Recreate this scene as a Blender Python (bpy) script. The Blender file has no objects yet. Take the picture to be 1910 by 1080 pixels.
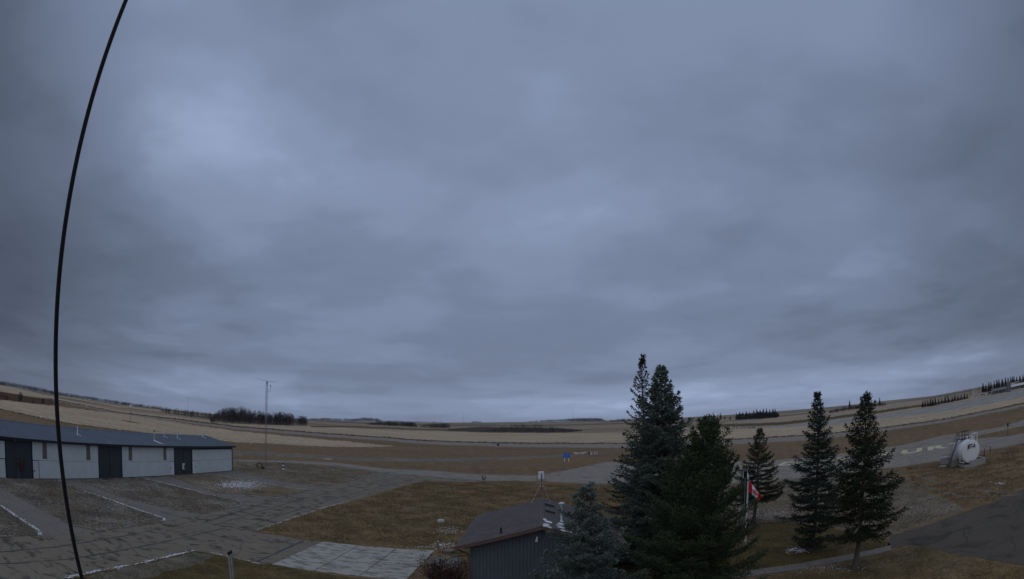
import bpy, bmesh, math, random
import numpy as np
from mathutils import Vector, Matrix
R = math.radians
scene = bpy.context.scene
col = scene.collection

# ------------------------------------------------------------------ camera (wide security-camera lens, 113 deg, barrel distortion)
F_PX, K_PX, PITCH, ROLL, CAM_H = 1050.0, 0.08, R(13.7), R(0.05), 9.8
cd = bpy.data.cameras.new('camera')
cam = bpy.data.objects.new('camera', cd); col.objects.link(cam)
cam.location = (0, 0, CAM_H)
cam.rotation_mode = 'XYZ'
cam.rotation_euler = (Matrix.Rotation(math.pi / 2 + PITCH, 4, 'X') @ Matrix.Rotation(-ROLL, 4, 'Z')).to_euler()
cd.type = 'PANO'
cd.panorama_type = 'FISHEYE_LENS_POLYNOMIAL'
cd.sensor_fit = 'HORIZONTAL'
cd.sensor_width = 36.0
cd.sensor_height = 36.0 * 1080 / 1910
S = 1910 / 36.0
cd.fisheye_polynomial_k0 = 0.0
cd.fisheye_polynomial_k1 = -S / F_PX
cd.fisheye_polynomial_k2 = 0.0
cd.fisheye_polynomial_k3 = -K_PX * 1e-6 / F_PX * S ** 3
cd.fisheye_polynomial_k4 = 0.0
cd.fisheye_fov = R(180)
cd.clip_start = 0.05
cd.clip_end = 60000
scene.camera = cam

# ------------------------------------------------------------------ node helper
def nn(nt, t, **kw):
    n = nt.nodes.new(t)
    for k, v in kw.items():
        if k.startswith('i_'):
            key = k[2:]
            n.inputs[int(key) if key.isdigit() else key.replace('_', ' ')].default_value = v
        else: setattr(n, k, v)
    return n
def lk(nt, a, b): nt.links.new(a, b)
def mth(nt, op, a, b=None, c=None):
    n = nt.nodes.new('ShaderNodeMath'); n.operation = op
    for i, v in enumerate((a, b, c)):
        if v is None: continue
        if isinstance(v, (int, float)): n.inputs[i].default_value = v
        else: nt.links.new(v, n.inputs[i])
    return n.outputs[0]
def ramp(nt, fac, stops, interp='LINEAR'):
    n = nt.nodes.new('ShaderNodeValToRGB'); n.color_ramp.interpolation = interp
    e = n.color_ramp.elements
    while len(e) < len(stops): e.new(0.5)
    for i, (p, c) in enumerate(stops):
        e[i].position = p; e[i].color = (c[0], c[1], c[2], 1) if not isinstance(c, (int, float)) else (c, c, c, 1)
    nt.links.new(fac, n.inputs[0]); return n.outputs[0]
def mix(nt, fac, a, b, mode='MIX'):
    n = nt.nodes.new('ShaderNodeMix'); n.data_type = 'RGBA'; n.blend_type = mode
    for i, v in ((0, fac), (6, a), (7, b)):
        if isinstance(v, (int, float)): n.inputs[i].default_value = v
        elif isinstance(v, tuple): n.inputs[i].default_value = (v[0], v[1], v[2], 1)
        else: nt.links.new(v, n.inputs[i])
    return n.outputs[2]

# ------------------------------------------------------------------ world: overcast sky
SUN_EL, SUN_AZ = R(42), R(-155)
world = bpy.data.worlds.new('World'); scene.world = world; world.use_nodes = True
nt = world.node_tree; nt.nodes.clear()
out = nn(nt, 'ShaderNodeOutputWorld'); bg = nn(nt, 'ShaderNodeBackground'); bg.inputs['Strength'].default_value = 0.1
lk(nt, bg.outputs[0], out.inputs[0])
sky = nn(nt, 'ShaderNodeTexSky'); sky.sky_type = 'NISHITA'; sky.sun_disc = False
sky.sun_elevation = SUN_EL; sky.sun_rotation = SUN_AZ
tc = nn(nt, 'ShaderNodeTexCoord')
sep = nn(nt, 'ShaderNodeSeparateXYZ'); lk(nt, tc.outputs['Generated'], sep.inputs[0])
dz = mth(nt, 'MAXIMUM', sep.outputs[2], 0.0)
den = mth(nt, 'ADD', dz, 0.16)                        # curved cloud deck: cloud cells shrink toward the horizon
cu = mth(nt, 'DIVIDE', sep.outputs[0], den); cv = mth(nt, 'DIVIDE', sep.outputs[1], den)
cmb = nn(nt, 'ShaderNodeCombineXYZ'); lk(nt, cu, cmb.inputs[0]); lk(nt, cv, cmb.inputs[1])
def cloud(scale, detail, rough, off, dist=0.0, sx=1.0, sy=1.0):
    mp = nn(nt, 'ShaderNodeMapping'); mp.inputs['Location'].default_value = off; mp.inputs['Scale'].default_value = (sx, sy, 1)
    lk(nt, cmb.outputs[0], mp.inputs[0])
    n = nn(nt, 'ShaderNodeTexNoise'); n.noise_dimensions = '3D'
    n.inputs['Scale'].default_value = scale; n.inputs['Detail'].default_value = detail
    n.inputs['Roughness'].default_value = rough; n.inputs['Distortion'].default_value = dist
    lk(nt, mp.outputs[0], n.inputs['Vector']); return n.outputs['Fac']
c1 = cloud(0.8, 6, 0.52, (2.2, 6.4, 3.1), 0.12, 0.85, 1.15)
c2 = cloud(2.6, 6, 0.52, (7.3, 2.2, 4), 0.15)
c3 = cloud(0.25, 2, 0.5, (1.3, 9.1, 2))
v = mth(nt, 'ADD', mth(nt, 'MULTIPLY', c1, 0.60), mth(nt, 'ADD', mth(nt, 'MULTIPLY', c2, 0.20), mth(nt, 'MULTIPLY', c3, 0.20)))
v = mth(nt, 'SUBTRACT', v, 0.01)
# thin spots and thick banks of the deck, in the directions where they hang
def bank(d, c_in, c_out, amt):
    global v
    dt = nn(nt, 'ShaderNodeVectorMath'); dt.operation = 'DOT_PRODUCT'; dt.inputs[1].default_value = d; lk(nt, tc.outputs['Generated'], dt.inputs[0])
    mr = nn(nt, 'ShaderNodeMapRange'); mr.interpolation_type = 'SMOOTHERSTEP'
    lk(nt, mth(nt, 'ADD', dt.outputs['Value'], mth(nt, 'MULTIPLY', mth(nt, 'SUBTRACT', c1, 0.5), 0.09)), mr.inputs[0])
    mr.inputs[1].default_value = c_out; mr.inputs[2].default_value = c_in; mr.inputs[3].default_value = 0; mr.inputs[4].default_value = amt
    v = mth(nt, 'ADD', v, mr.outputs[0])
bank((0.1, 0.93, 0.354), 0.996, 0.955, -0.03)
bank((-0.516, 0.742, 0.428), 0.999, 0.98, 0.02)
bank((-0.508, 0.751, 0.421), 0.995, 0.95, 0.055)
bank((-0.497, 0.799, 0.339), 0.998, 0.985, 0.03)
bank((0.118, 0.786, 0.607), 0.985, 0.88, 0.03)
bank((0.59, 0.716, 0.372), 0.98, 0.88, -0.05)
bank((-0.241, 0.895, 0.374), 0.985, 0.93, -0.018)
bank((0.633, 0.771, 0.067), 0.999, 0.975, 0.035)
bank((-0.052, 0.858, 0.511), 0.99, 0.95, 0.02)
bank((0.241, 0.899, 0.365), 0.996, 0.975, 0.012)
bank((-0.667, 0.735, 0.124), 0.985, 0.92, -0.04)
bank((-0.288, 0.945, 0.153), 0.99, 0.95, -0.02)
bank((-0.489, 0.867, 0.097), 0.999, 0.985, 0.03)
bank((0.043, 0.997, 0.067), 0.996, 0.97, -0.02)
ccol = ramp(nt, v, [(0.34, (3.25, 4.1, 6.05)), (0.44, (3.95, 4.95, 7.35)), (0.53, (4.7, 5.85, 8.7)), (0.66, (6.2, 7.75, 11.2))], 'EASE')
# elevation profile of the deck: pale strip where the deck ends above the horizon, darker base over it, brighter overhead
prof = ramp(nt, dz, [(0.0, 1.2), (0.035, 1.18), (0.075, 0.82), (0.2, 0.88), (0.5, 1.04), (1.0, 1.2)])
side = ramp(nt, mth(nt, 'ADD', mth(nt, 'MULTIPLY', sep.outputs[0], 0.5), 0.5), [(0.07, 0.42), (0.25, 1.0), (0.78, 1.0), (0.93, 0.60)], 'EASE')  # lens vignetting put into the sky colour: darker toward far left and right
ccol = mix(nt, 1.0, mix(nt, 1.0, ccol, prof, 'MULTIPLY'), side, 'MULTIPLY')
fin = mix(nt, 0.97, sky.outputs[0], ccol)
lk(nt, fin, bg.inputs['Color'])

# ------------------------------------------------------------------ sun behind the overcast
ld = bpy.data.lights.new('sun', 'SUN'); ld.energy = 0.8; ld.angle = R(130); ld.color = (1, 0.87, 0.70)
sun = bpy.data.objects.new('sun', ld); col.objects.link(sun)
sun.rotation_euler = (math.pi / 2 - SUN_EL, 0, math.pi - SUN_AZ)
sun.location = (0, 0, 60)

vs = scene.view_settings
vs.view_transform = 'Standard'; vs.look = 'None'; vs.gamma = 1.0; vs.use_curve_mapping = False
vs.exposure = -1.0

# ------------------------------------------------------------------ from a sighted point in the photograph to plan coordinates
def ray(x, y):
    dx, dy = x - 955.0, y - 540.0
    r = math.hypot(dx, dy) + 1e-9
    th = r / F_PX * (1 + K_PX * (r / 1000) ** 2); s = math.sin(th) / r
    X, U, Fw = dx * s, -dy * s, math.cos(th)
    c, q = math.cos(ROLL), math.sin(ROLL)
    X, U = c * X + q * U, -q * X + c * U
    return X, Fw * math.cos(PITCH) - U * math.sin(PITCH), Fw * math.sin(PITCH) + U * math.cos(PITCH)
def azel(x, y):
    d = ray(x, y); return math.atan2(d[0], d[1]), math.asin(d[2])
def G(x, y, z=0.0):                                  # meets the level z
    d = ray(x, y); t = (z - CAM_H) / d[2]; return (d[0] * t, d[1] * t)
def top_at(x, y, D):                                 # height seen at (x, y) at ground distance D
    d = ray(x, y); return CAM_H + d[2] * D / math.hypot(d[0], d[1])
SKYL = [(-160, 680), (0, 717), (110, 736), (200, 750), (300, 761), (400, 772), (500, 778), (600, 782), (700, 785.5), (850, 787), (950, 786),
        (1100, 784), (1200, 781), (1300, 776), (1450, 766), (1560, 757), (1650, 747), (1740, 738), (1830, 721), (1910, 705), (2040, 672)]
_sa = np.array([azel(*p)[0] for p in SKYL]); _se = np.array([azel(*p)[1] for p in SKYL])
def sky_el(az): return np.interp(az, _sa, _se)
def r_flat(az):
    e0 = np.minimum(sky_el(az) - R(0.45), -CAM_H / 700.0)
    return -CAM_H / np.tan(e0), e0
def terrain(r, az):
    el = sky_el(az); r0, e0 = r_flat(az)
    e = el + (e0 - el) * (r0 / np.maximum(r, r0))
    return np.where(r <= r0, 0.0, CAM_H + r * np.tan(e))
def GT(x, y):                                        # meets the rolling terrain -> (X, Y, Z)
    az, e = azel(x, y); el = float(sky_el(az)); r0, e0 = r_flat(az); r0 = float(r0); e0 = float(e0)
    if e <= e0: r = CAM_H / math.tan(-e)
    else: r = r0 * (e0 - el) / min(e - el, -1e-6) if e < el - 1e-4 else 8000.0
    r = min(r, 8000.0)
    return (r * math.sin(az), r * math.cos(az), float(terrain(r, az)))

# ------------------------------------------------------------------ materials
MATS = {}
def new_mat(name):
    m = bpy.data.materials.new(name); m.use_nodes = True; MATS[name] = m
    t = m.node_tree; t.nodes.clear()
    o = nn(t, 'ShaderNodeOutputMaterial'); b = nn(t, 'ShaderNodeBsdfPrincipled')
    lk(t, b.outputs[0], o.inputs[0]); return m, t, b
def coords(t, world_space):
    if world_space: return nn(t, 'ShaderNodeNewGeometry').outputs['Position']
    return nn(t, 'ShaderNodeTexCoord').outputs['Object']
def noise(t, vec, scale, detail=4, rough=0.6, dist=0.0, stretch=None, rot=0.0):
    if stretch or rot:
        mp = nn(t, 'ShaderNodeMapping'); mp.inputs['Scale'].default_value = stretch or (1, 1, 1); mp.inputs['Rotation'].default_value = (0, 0, rot)
        lk(t, vec, mp.inputs[0]); vec = mp.outputs[0]
    n = nn(t, 'ShaderNodeTexNoise'); n.inputs['Scale'].default_value = scale; n.inputs['Detail'].default_value = detail
    n.inputs['Roughness'].default_value = rough; n.inputs['Distortion'].default_value = dist
    lk(t, vec, n.inputs['Vector']); return n.outputs['Fac']
def bump(t, b, h, strength, dist):
    n = nn(t, 'ShaderNodeBump'); n.inputs['Strength'].default_value = strength; n.inputs['Distance'].default_value = dist
    lk(t, h, n.inputs['Height']); lk(t, n.outputs[0], b.inputs['Normal'])
def simple(name, c, rough=0.6, metal=0.0, var=0.12, scale=3.0, bmp=0.0, bdist=0.01, world_space=False, spec=None):
    m, t, b = new_mat(name)
    p = coords(t, world_space); f = noise(t, p, scale, 5)
    lo = tuple(x * (1 - var) for x in c); hi = tuple(min(1, x * (1 + var)) for x in c)
    lk(t, ramp(t, f, [(0.3, lo), (0.7, hi)]), b.inputs['Base Color'])
    b.inputs['Roughness'].default_value = rough; b.inputs['Metallic'].default_value = metal
    if spec is not None: b.inputs['Specular IOR Level'].default_value = spec
    if bmp: bump(t, b, noise(t, p, scale * 6, 3), bmp, bdist)
    return m
def grass_mat(name, a, b_, c, big=0.05, frost=0.0, frost_col=(0.42, 0.43, 0.44), streak=None):
    m, t, b = new_mat(name); p = coords(t, True)
    n1 = noise(t, p, big, 5, 0.7, 0.3); n2 = noise(t, p, 0.55, 6, 0.75); n3 = noise(t, p, 6.0, 3, 0.75)
    base = ramp(t, n1, [(0.33, a), (0.5, b_), (0.68, c)])
    fine = ramp(t, mth(t, 'ADD', mth(t, 'MULTIPLY', n2, 0.55), mth(t, 'MULTIPLY', n3, 0.45)), [(0.36, 0.42), (0.5, 0.98), (0.64, 1.65)])
    base = mix(t, 1.0, base, fine, 'MULTIPLY')
    if streak:
        w = noise(t, p, streak[0], 3, 0.6, 0.0, streak[1], streak[2])
        base = mix(t, 1.0, base, ramp(t, w, [(0.35, 0.78), (0.65, 1.22)]), 'MULTIPLY')
    if frost:
        fr = mth(t, 'MULTIPLY', mth(t, 'SUBTRACT', noise(t, p, 0.16, 5, 0.65), 0.5 - frost * 0.2), 4.0)
        fr2 = mth(t, 'MULTIPLY', mth(t, 'SUBTRACT', noise(t, p, 3.5, 4, 0.75), 0.46), 6.0)
        f = mth(t, 'MULTIPLY', mth(t, 'MINIMUM', mth(t, 'MAXIMUM', fr, 0.0), 1.0), mth(t, 'MINIMUM', mth(t, 'MAXIMUM', fr2, 0.0), 1.0))
        base = mix(t, mth(t, 'MULTIPLY', f, frost), base, frost_col)
    lk(t, base, b.inputs['Base Color']); b.inputs['Roughness'].default_value = 0.95; b.inputs['Specular IOR Level'].default_value = 0.1
    bump(t, b, mth(t, 'ADD', n2, n3), 0.7, 0.06)
    return m
grass_mat('grass_brown', (0.106, 0.089, 0.036), (0.163, 0.115, 0.052), (0.206, 0.137, 0.061), 0.045, 0.18)
grass_mat('grass_olive', (0.075, 0.059, 0.021), (0.096, 0.074, 0.028), (0.126, 0.092, 0.037), 0.09)
grass_mat('grass_airfield', (0.147, 0.106, 0.056), (0.188, 0.129, 0.068), (0.218, 0.148, 0.080), 0.02)
grass_mat('grass_grey', (0.150, 0.123, 0.085), (0.185, 0.155, 0.112), (0.215, 0.185, 0.140), 0.06, 0.35)
grass_mat('grass_frost', (0.134, 0.103, 0.058), (0.170, 0.132, 0.078), (0.206, 0.165, 0.104), 0.11, 0.5)
grass_mat('grass_island', (0.106, 0.082, 0.048), (0.147, 0.117, 0.072), (0.200, 0.164, 0.106), 0.10, 0.75)
grass_mat('grass_snowy', (0.165, 0.147, 0.104), (0.237, 0.216, 0.168), (0.350, 0.343, 0.288), 0.12, 0.9, (0.6, 0.62, 0.65))
grass_mat('stubble', (0.381, 0.302, 0.197), (0.433, 0.341, 0.224), (0.479, 0.381, 0.255), 0.012, 0, streak=(0.25, (0.15, 2.0, 1), R(35)))
grass_mat('ploughed', (0.052, 0.039, 0.027), (0.062, 0.049, 0.034), (0.077, 0.059, 0.040), 0.02)
grass_mat('tall_dry_weeds', (0.062, 0.034, 0.018), (0.082, 0.044, 0.024), (0.103, 0.059, 0.032), 0.05)
grass_mat('gravel', (0.113, 0.102, 0.072), (0.139, 0.124, 0.088), (0.170, 0.152, 0.108), 0.3, 0.2)
# far fields: parcels of stubble, pasture and plough
m, t, b = new_mat('far_fields'); p = coords(t, True)
mp = nn(t, 'ShaderNodeMapping'); mp.inputs['Rotation'].default_value = (0, 0, R(12)); mp.inputs['Scale'].default_value = (0.0016, 0.0034, 0); lk(t, p, mp.inputs[0])
vo = nn(t, 'ShaderNodeTexVoronoi'); vo.distance = 'CHEBYCHEV'; vo.inputs['Scale'].default_value = 1.0; vo.inputs['Randomness'].default_value = 0.8; lk(t, mp.outputs[0], vo.inputs['Vector'])
sp = nn(t, 'ShaderNodeSeparateColor'); lk(t, vo.outputs['Color'], sp.inputs[0])
pc = ramp(t, sp.outputs[0], [(0.0, (0.30, 0.235, 0.16)), (0.28, (0.36, 0.29, 0.205)), (0.45, (0.19, 0.155, 0.09)), (0.6, (0.135, 0.115, 0.085)), (0.75, (0.26, 0.21, 0.14)), (0.88, (0.10, 0.085, 0.07))], 'CONSTANT')
lk(t, mix(t, 1.0, pc, ramp(t, noise(t, p, 0.02, 5), [(0.3, 0.8), (0.7, 1.2)]), 'MULTIPLY'), b.inputs['Base Color']); b.inputs['Roughness'].default_value = 1; b.inputs['Specular IOR Level'].default_value = 0.05

def asphalt(name, a, c, wet=0.0, rot=0.0, crack=0.5, wet_scale=0.8):
    m, t, b = new_mat(name); p = coords(t, True)
    n1 = noise(t, p, 0.12, 5, 0.6); n2 = noise(t, p, 9.0, 3, 0.7)
    base = ramp(t, n1, [(0.3, a), (0.7, c)])
    base = mix(t, 1.0, base, ramp(t, n2, [(0.3, 0.78), (0.7, 1.2)]), 'MULTIPLY')
    rough = 0.85
    if wet:
        w = mth(t, 'ADD', mth(t, 'MULTIPLY', noise(t, p, wet_scale, 6, 0.66, 0.7, (0.8, 1.15, 1), rot), 0.85), mth(t, 'MULTIPLY', noise(t, p, 0.12, 3, 0.5), 0.15))
        wf = ramp(t, w, [(0.515, 0.0), (0.60, 1.0)])
        wf = mth(t, 'MULTIPLY', wf, wet)
        base = mix(t, wf, base, mix(t, 1.0, base, (0.33, 0.33, 0.34), 'MULTIPLY'))
        b.inputs['Roughness'].default_value = 0.8
        b.inputs['Roughness'].default_value = 0.92
    else: b.inputs['Roughness'].default_value = rough
    if crack:
        vn = nn(t, 'ShaderNodeTexVoronoi'); vn.feature = 'DISTANCE_TO_EDGE'; vn.inputs['Scale'].default_value = 0.28
        mp = nn(t, 'ShaderNodeMapping'); mp.inputs['Rotation'].default_value = (0, 0, rot); mp.inputs['Scale'].default_value = (0.6, 1.5, 1)
        nz = nn(t, 'ShaderNodeTexNoise'); nz.inputs['Scale'].default_value = 0.5; lk(t, p, nz.inputs['Vector'])
        ad = nn(t, 'ShaderNodeVectorMath'); ad.operation = 'MULTIPLY_ADD'; ad.inputs[1].default_value = (0.9, 0.9, 0); lk(t, nz.outputs['Color'], ad.inputs[0]); lk(t, p, ad.inputs[2])
        lk(t, ad.outputs[0], mp.inputs[0]); lk(t, mp.outputs[0], vn.inputs['Vector'])
        cf = ramp(t, vn.outputs['Distance'], [(0.0, 1.0), (0.006, 1.0), (0.02, 0.0)])
        base = mix(t, mth(t, 'MULTIPLY', cf, crack), base, (0.035, 0.033, 0.032))
    lk(t, base, b.inputs['Base Color']); b.inputs['Specular IOR Level'].default_value = 0.12
    bump(t, b, n2, 0.3, 0.01)
    return m
asphalt('asphalt_taxiway', (0.185, 0.162, 0.121), (0.232, 0.203, 0.153), 0.95, R(-5), 0.3)
asphalt('asphalt_drive', (0.182, 0.168, 0.143), (0.211, 0.194, 0.168), 0.15, 0, 0.25)
asphalt('asphalt_apron', (0.257, 0.230, 0.189), (0.299, 0.270, 0.222), 0.5, R(20), 0.35, 0.5)
asphalt('asphalt_lot', (0.095, 0.082, 0.063), (0.118, 0.103, 0.079), 0.5, R(20), 0.4, 0.35)
asphalt('asphalt_runway', (0.239, 0.211, 0.170), (0.279, 0.249, 0.201), 0, 0, 0)
# pad concrete with damp streaks
m, t, b = new_mat('concrete_pad'); p = coords(t, True)
w = ramp(t, noise(t, p, 2.0, 6, 0.7, 0.4, (0.45, 1.25, 1), R(-6)), [(0.495, 0.0), (0.57, 1.0)])
base = ramp(t, noise(t, p, 1.5, 5), [(0.3, (0.36, 0.345, 0.295)), (0.7, (0.43, 0.41, 0.35))])
lk(t, mix(t, mth(t, 'MULTIPLY', w, 0.85), base, (0.16, 0.153, 0.14)), b.inputs['Base Color']); b.inputs['Roughness'].default_value = 0.9; b.inputs['Specular IOR Level'].default_value = 0.15
bump(t, b, noise(t, p, 20, 3), 0.2, 0.004)
simple('tar', (0.03, 0.029, 0.028), 0.6, 0, 0.3, 2.0, world_space=True)
simple('concrete', (0.175, 0.16, 0.128), 0.9, 0, 0.2, 1.2, 0.3)
simple('concrete_block', (0.33, 0.32, 0.295), 0.9, 0, 0.2, 2.0, 0.4)
simple('snow', (0.74, 0.77, 0.80), 0.8, 0, 0.12, 4.0, 0.5, 0.02, True)
m, t, b = new_mat('paint_yellow'); p = coords(t, True)
lk(t, ramp(t, noise(t, p, 2.5, 6, 0.7), [(0.36, (0.34, 0.30, 0.20)), (0.5, (0.60, 0.52, 0.31)), (0.7, (0.68, 0.60, 0.37))]), b.inputs['Base Color']); b.inputs['Roughness'].default_value = 0.8
simple('white_paint', (0.78, 0.79, 0.79), 0.45, 0, 0.06, 1.5)
simple('white_board', (0.46, 0.455, 0.43), 0.7, 0, 0.15, 2.0)

simple('door_bright', (0.78, 0.75, 0.78), 0.45, 0, 0.04, 1.0)
simple('tan_glazing', (0.165, 0.145, 0.12), 0.4, 0, 0.15, 2.0)
simple('black_trim', (0.012, 0.012, 0.016), 0.5, 0, 0.2, 3.0)
simple('black_paint', (0.016, 0.016, 0.017), 0.5, 0, 0.2, 3.0)
simple('rust_red', (0.045, 0.018, 0.016), 0.7, 0, 0.3, 6.0)
simple('galvanised', (0.50, 0.52, 0.54), 0.38, 0.75, 0.12, 6.0)
simple('dark_steel', (0.055, 0.055, 0.06), 0.5, 0.4, 0.2, 6.0)
simple('mast_steel', (0.22, 0.23, 0.25), 0.5, 0.4, 0.2, 6.0)
simple('brown_fascia', (0.125, 0.075, 0.058), 0.7, 0, 0.12, 2.0)
simple('sign_blue', (0.03, 0.13, 0.55), 0.4, 0, 0.05, 2.0)
simple('flag_red', (0.8, 0.02, 0.03), 0.75, 0, 0.08, 6.0)
simple('flag_white', (0.88, 0.88, 0.9), 0.75, 0, 0.05, 6.0)
simple('rubber', (0.012, 0.012, 0.012), 0.7, 0, 0.2, 8.0)
simple('bark', (0.11, 0.09, 0.075), 0.95, 0, 0.35, 9.0, 0.8, 0.03)
simple('bark_aspen', (0.155, 0.14, 0.135), 0.95, 0, 0.2, 0.5, world_space=True)
simple('far_twigs', (0.04, 0.036, 0.037), 1.0, 0, 0.25, 0.05, world_space=True, spec=0.05)
simple('far_twigs_pale', (0.066, 0.06, 0.062), 1.0, 0, 0.25, 0.03, world_space=True, spec=0.05)
simple('far_needles', (0.022, 0.028, 0.024), 1.0, 0, 0.3, 0.08, world_space=True, spec=0.05)
simple('far_roof_white', (0.6, 0.6, 0.6), 0.5, 0, 0.1, 1.0)
simple('far_wall_grey', (0.14, 0.145, 0.15), 0.7, 0, 0.15, 1.0)
simple('far_wall_cream', (0.45, 0.43, 0.38), 0.7, 0, 0.1, 1.0)
simple('car_paint_silver', (0.45, 0.47, 0.5), 0.3, 0.3, 0.05, 1.0)
simple('car_paint_white', (0.7, 0.7, 0.72), 0.3, 0, 0.05, 1.0)
simple('dark_glass', (0.02, 0.022, 0.025), 0.15, 0, 0.1, 1.0)
simple('red_brown_leaf', (0.05, 0.022, 0.02), 0.9, 0, 0.4, 5.0)
simple('shrub_stem', (0.06, 0.04, 0.035), 0.9, 0, 0.3, 5.0)
simple('cone_brown', (0.16, 0.095, 0.042), 0.8, 0, 0.3, 8.0)
simple('stone_pale', (0.5, 0.49, 0.44), 0.85, 0, 0.2, 5.0, 0.3)
simple('flue_metal', (0.62, 0.64, 0.66), 0.35, 0.6, 0.1, 4.0)
# standing seam metal roof and ribbed sidings
def ribbed(name, c, axis, pitch, rough, metal, depth, var=0.12, frost=0):
    m, t, b = new_mat(name); p = coords(t, False)
    sp = nn(t, 'ShaderNodeSeparateXYZ'); lk(t, p, sp.inputs[0])
    w = mth(t, 'PINGPONG', sp.outputs[axis], pitch)
    f = noise(t, p, 0.8, 5)
    base = ramp(t, f, [(0.3, tuple(x * (1 - var) for x in c)), (0.7, tuple(x * (1 + var) for x in c))])
    if frost:
        fr = ramp(t, noise(t, p, 1.1, 6, 0.7, 0.5, (1.2, 0.35, 1)), [(0.60, 0.0), (0.72, 1.0)])
        base = mix(t, mth(t, 'MULTIPLY', fr, frost), base, (0.55, 0.58, 0.62))
    lk(t, base, b.inputs['Base Color']); b.inputs['Roughness'].default_value = rough; b.inputs['Metallic'].default_value = metal
    bump(t, b, ramp(t, mth(t, 'DIVIDE', w, pitch), [(0.0, 0.0), (0.12, 1.0), (0.5, 1.0)]), 0.9, depth); return m
ribbed('roof_metal', (0.082, 0.108, 0.138), 0, 0.15, 0.42, 0.25, 0.03, 0.15, 0.5)
ribbed('siding_dark', (0.042, 0.047, 0.058), 0, 0.15, 0.6, 0.0, 0.03)
ribbed('siding_house', (0.085, 0.102, 0.122), 0, 0.105, 0.75, 0.0, 0.02)
ribbed('door_panel', (0.63, 0.69, 0.665), 0, 0.3, 0.5, 0.0, 0.012, 0.09)
# asphalt shingles
m, t, b = new_mat('shingle'); p = coords(t, False)
br = nn(t, 'ShaderNodeTexBrick'); br.inputs['Scale'].default_value = 1.0; br.inputs['Brick Width'].default_value = 0.32; br.inputs['Row Height'].default_value = 0.15; br.inputs['Mortar Size'].default_value = 0.008
br.inputs['Color1'].default_value = (0.090, 0.079, 0.070, 1); br.inputs['Color2'].default_value = (0.122, 0.105, 0.092, 1); br.inputs['Mortar'].default_value = (0.05, 0.045, 0.045, 1)
mp = nn(t, 'ShaderNodeMapping'); mp.inputs['Rotation'].default_value = (0, 0, R(90)); lk(t, p, mp.inputs[0]); lk(t, mp.outputs[0], br.inputs['Vector'])
lk(t, mix(t, 1.0, br.outputs['Color'], ramp(t, noise(t, p, 1.2, 5), [(0.3, 0.78), (0.7, 1.22)]), 'MULTIPLY'), b.inputs['Base Color']); b.inputs['Roughness'].default_value = 0.92
bump(t, b, noise(t, p, 30, 2), 0.4, 0.01)
# stranded cable
m, t, b = new_mat('cable_black'); p = coords(t, False)
wv = nn(t, 'ShaderNodeTexWave'); wv.inputs['Scale'].default_value = 22; mp = nn(t, 'ShaderNodeMapping'); mp.inputs['Rotation'].default_value = (0, R(35), 0); lk(t, p, mp.inputs[0]); lk(t, mp.outputs[0], wv.inputs['Vector'])
b.inputs['Base Color'].default_value = (0.006, 0.006, 0.008, 1); b.inputs['Roughness'].default_value = 0.75; bump(t, b, wv.outputs['Fac'], 0.4, 0.002)
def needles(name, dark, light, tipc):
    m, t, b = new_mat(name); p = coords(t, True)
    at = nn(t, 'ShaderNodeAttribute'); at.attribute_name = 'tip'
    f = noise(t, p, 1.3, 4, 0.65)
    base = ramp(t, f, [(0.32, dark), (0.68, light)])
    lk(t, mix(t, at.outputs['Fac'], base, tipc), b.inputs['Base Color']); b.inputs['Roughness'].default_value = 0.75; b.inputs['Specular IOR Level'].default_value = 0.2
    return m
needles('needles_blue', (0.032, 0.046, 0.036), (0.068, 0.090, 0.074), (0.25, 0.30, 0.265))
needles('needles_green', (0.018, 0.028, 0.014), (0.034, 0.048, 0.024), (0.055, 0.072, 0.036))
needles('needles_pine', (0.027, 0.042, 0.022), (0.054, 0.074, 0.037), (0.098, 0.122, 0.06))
needles('needles_bluegreen', (0.02, 0.032, 0.024), (0.038, 0.056, 0.044), (0.07, 0.095, 0.08))

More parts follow.
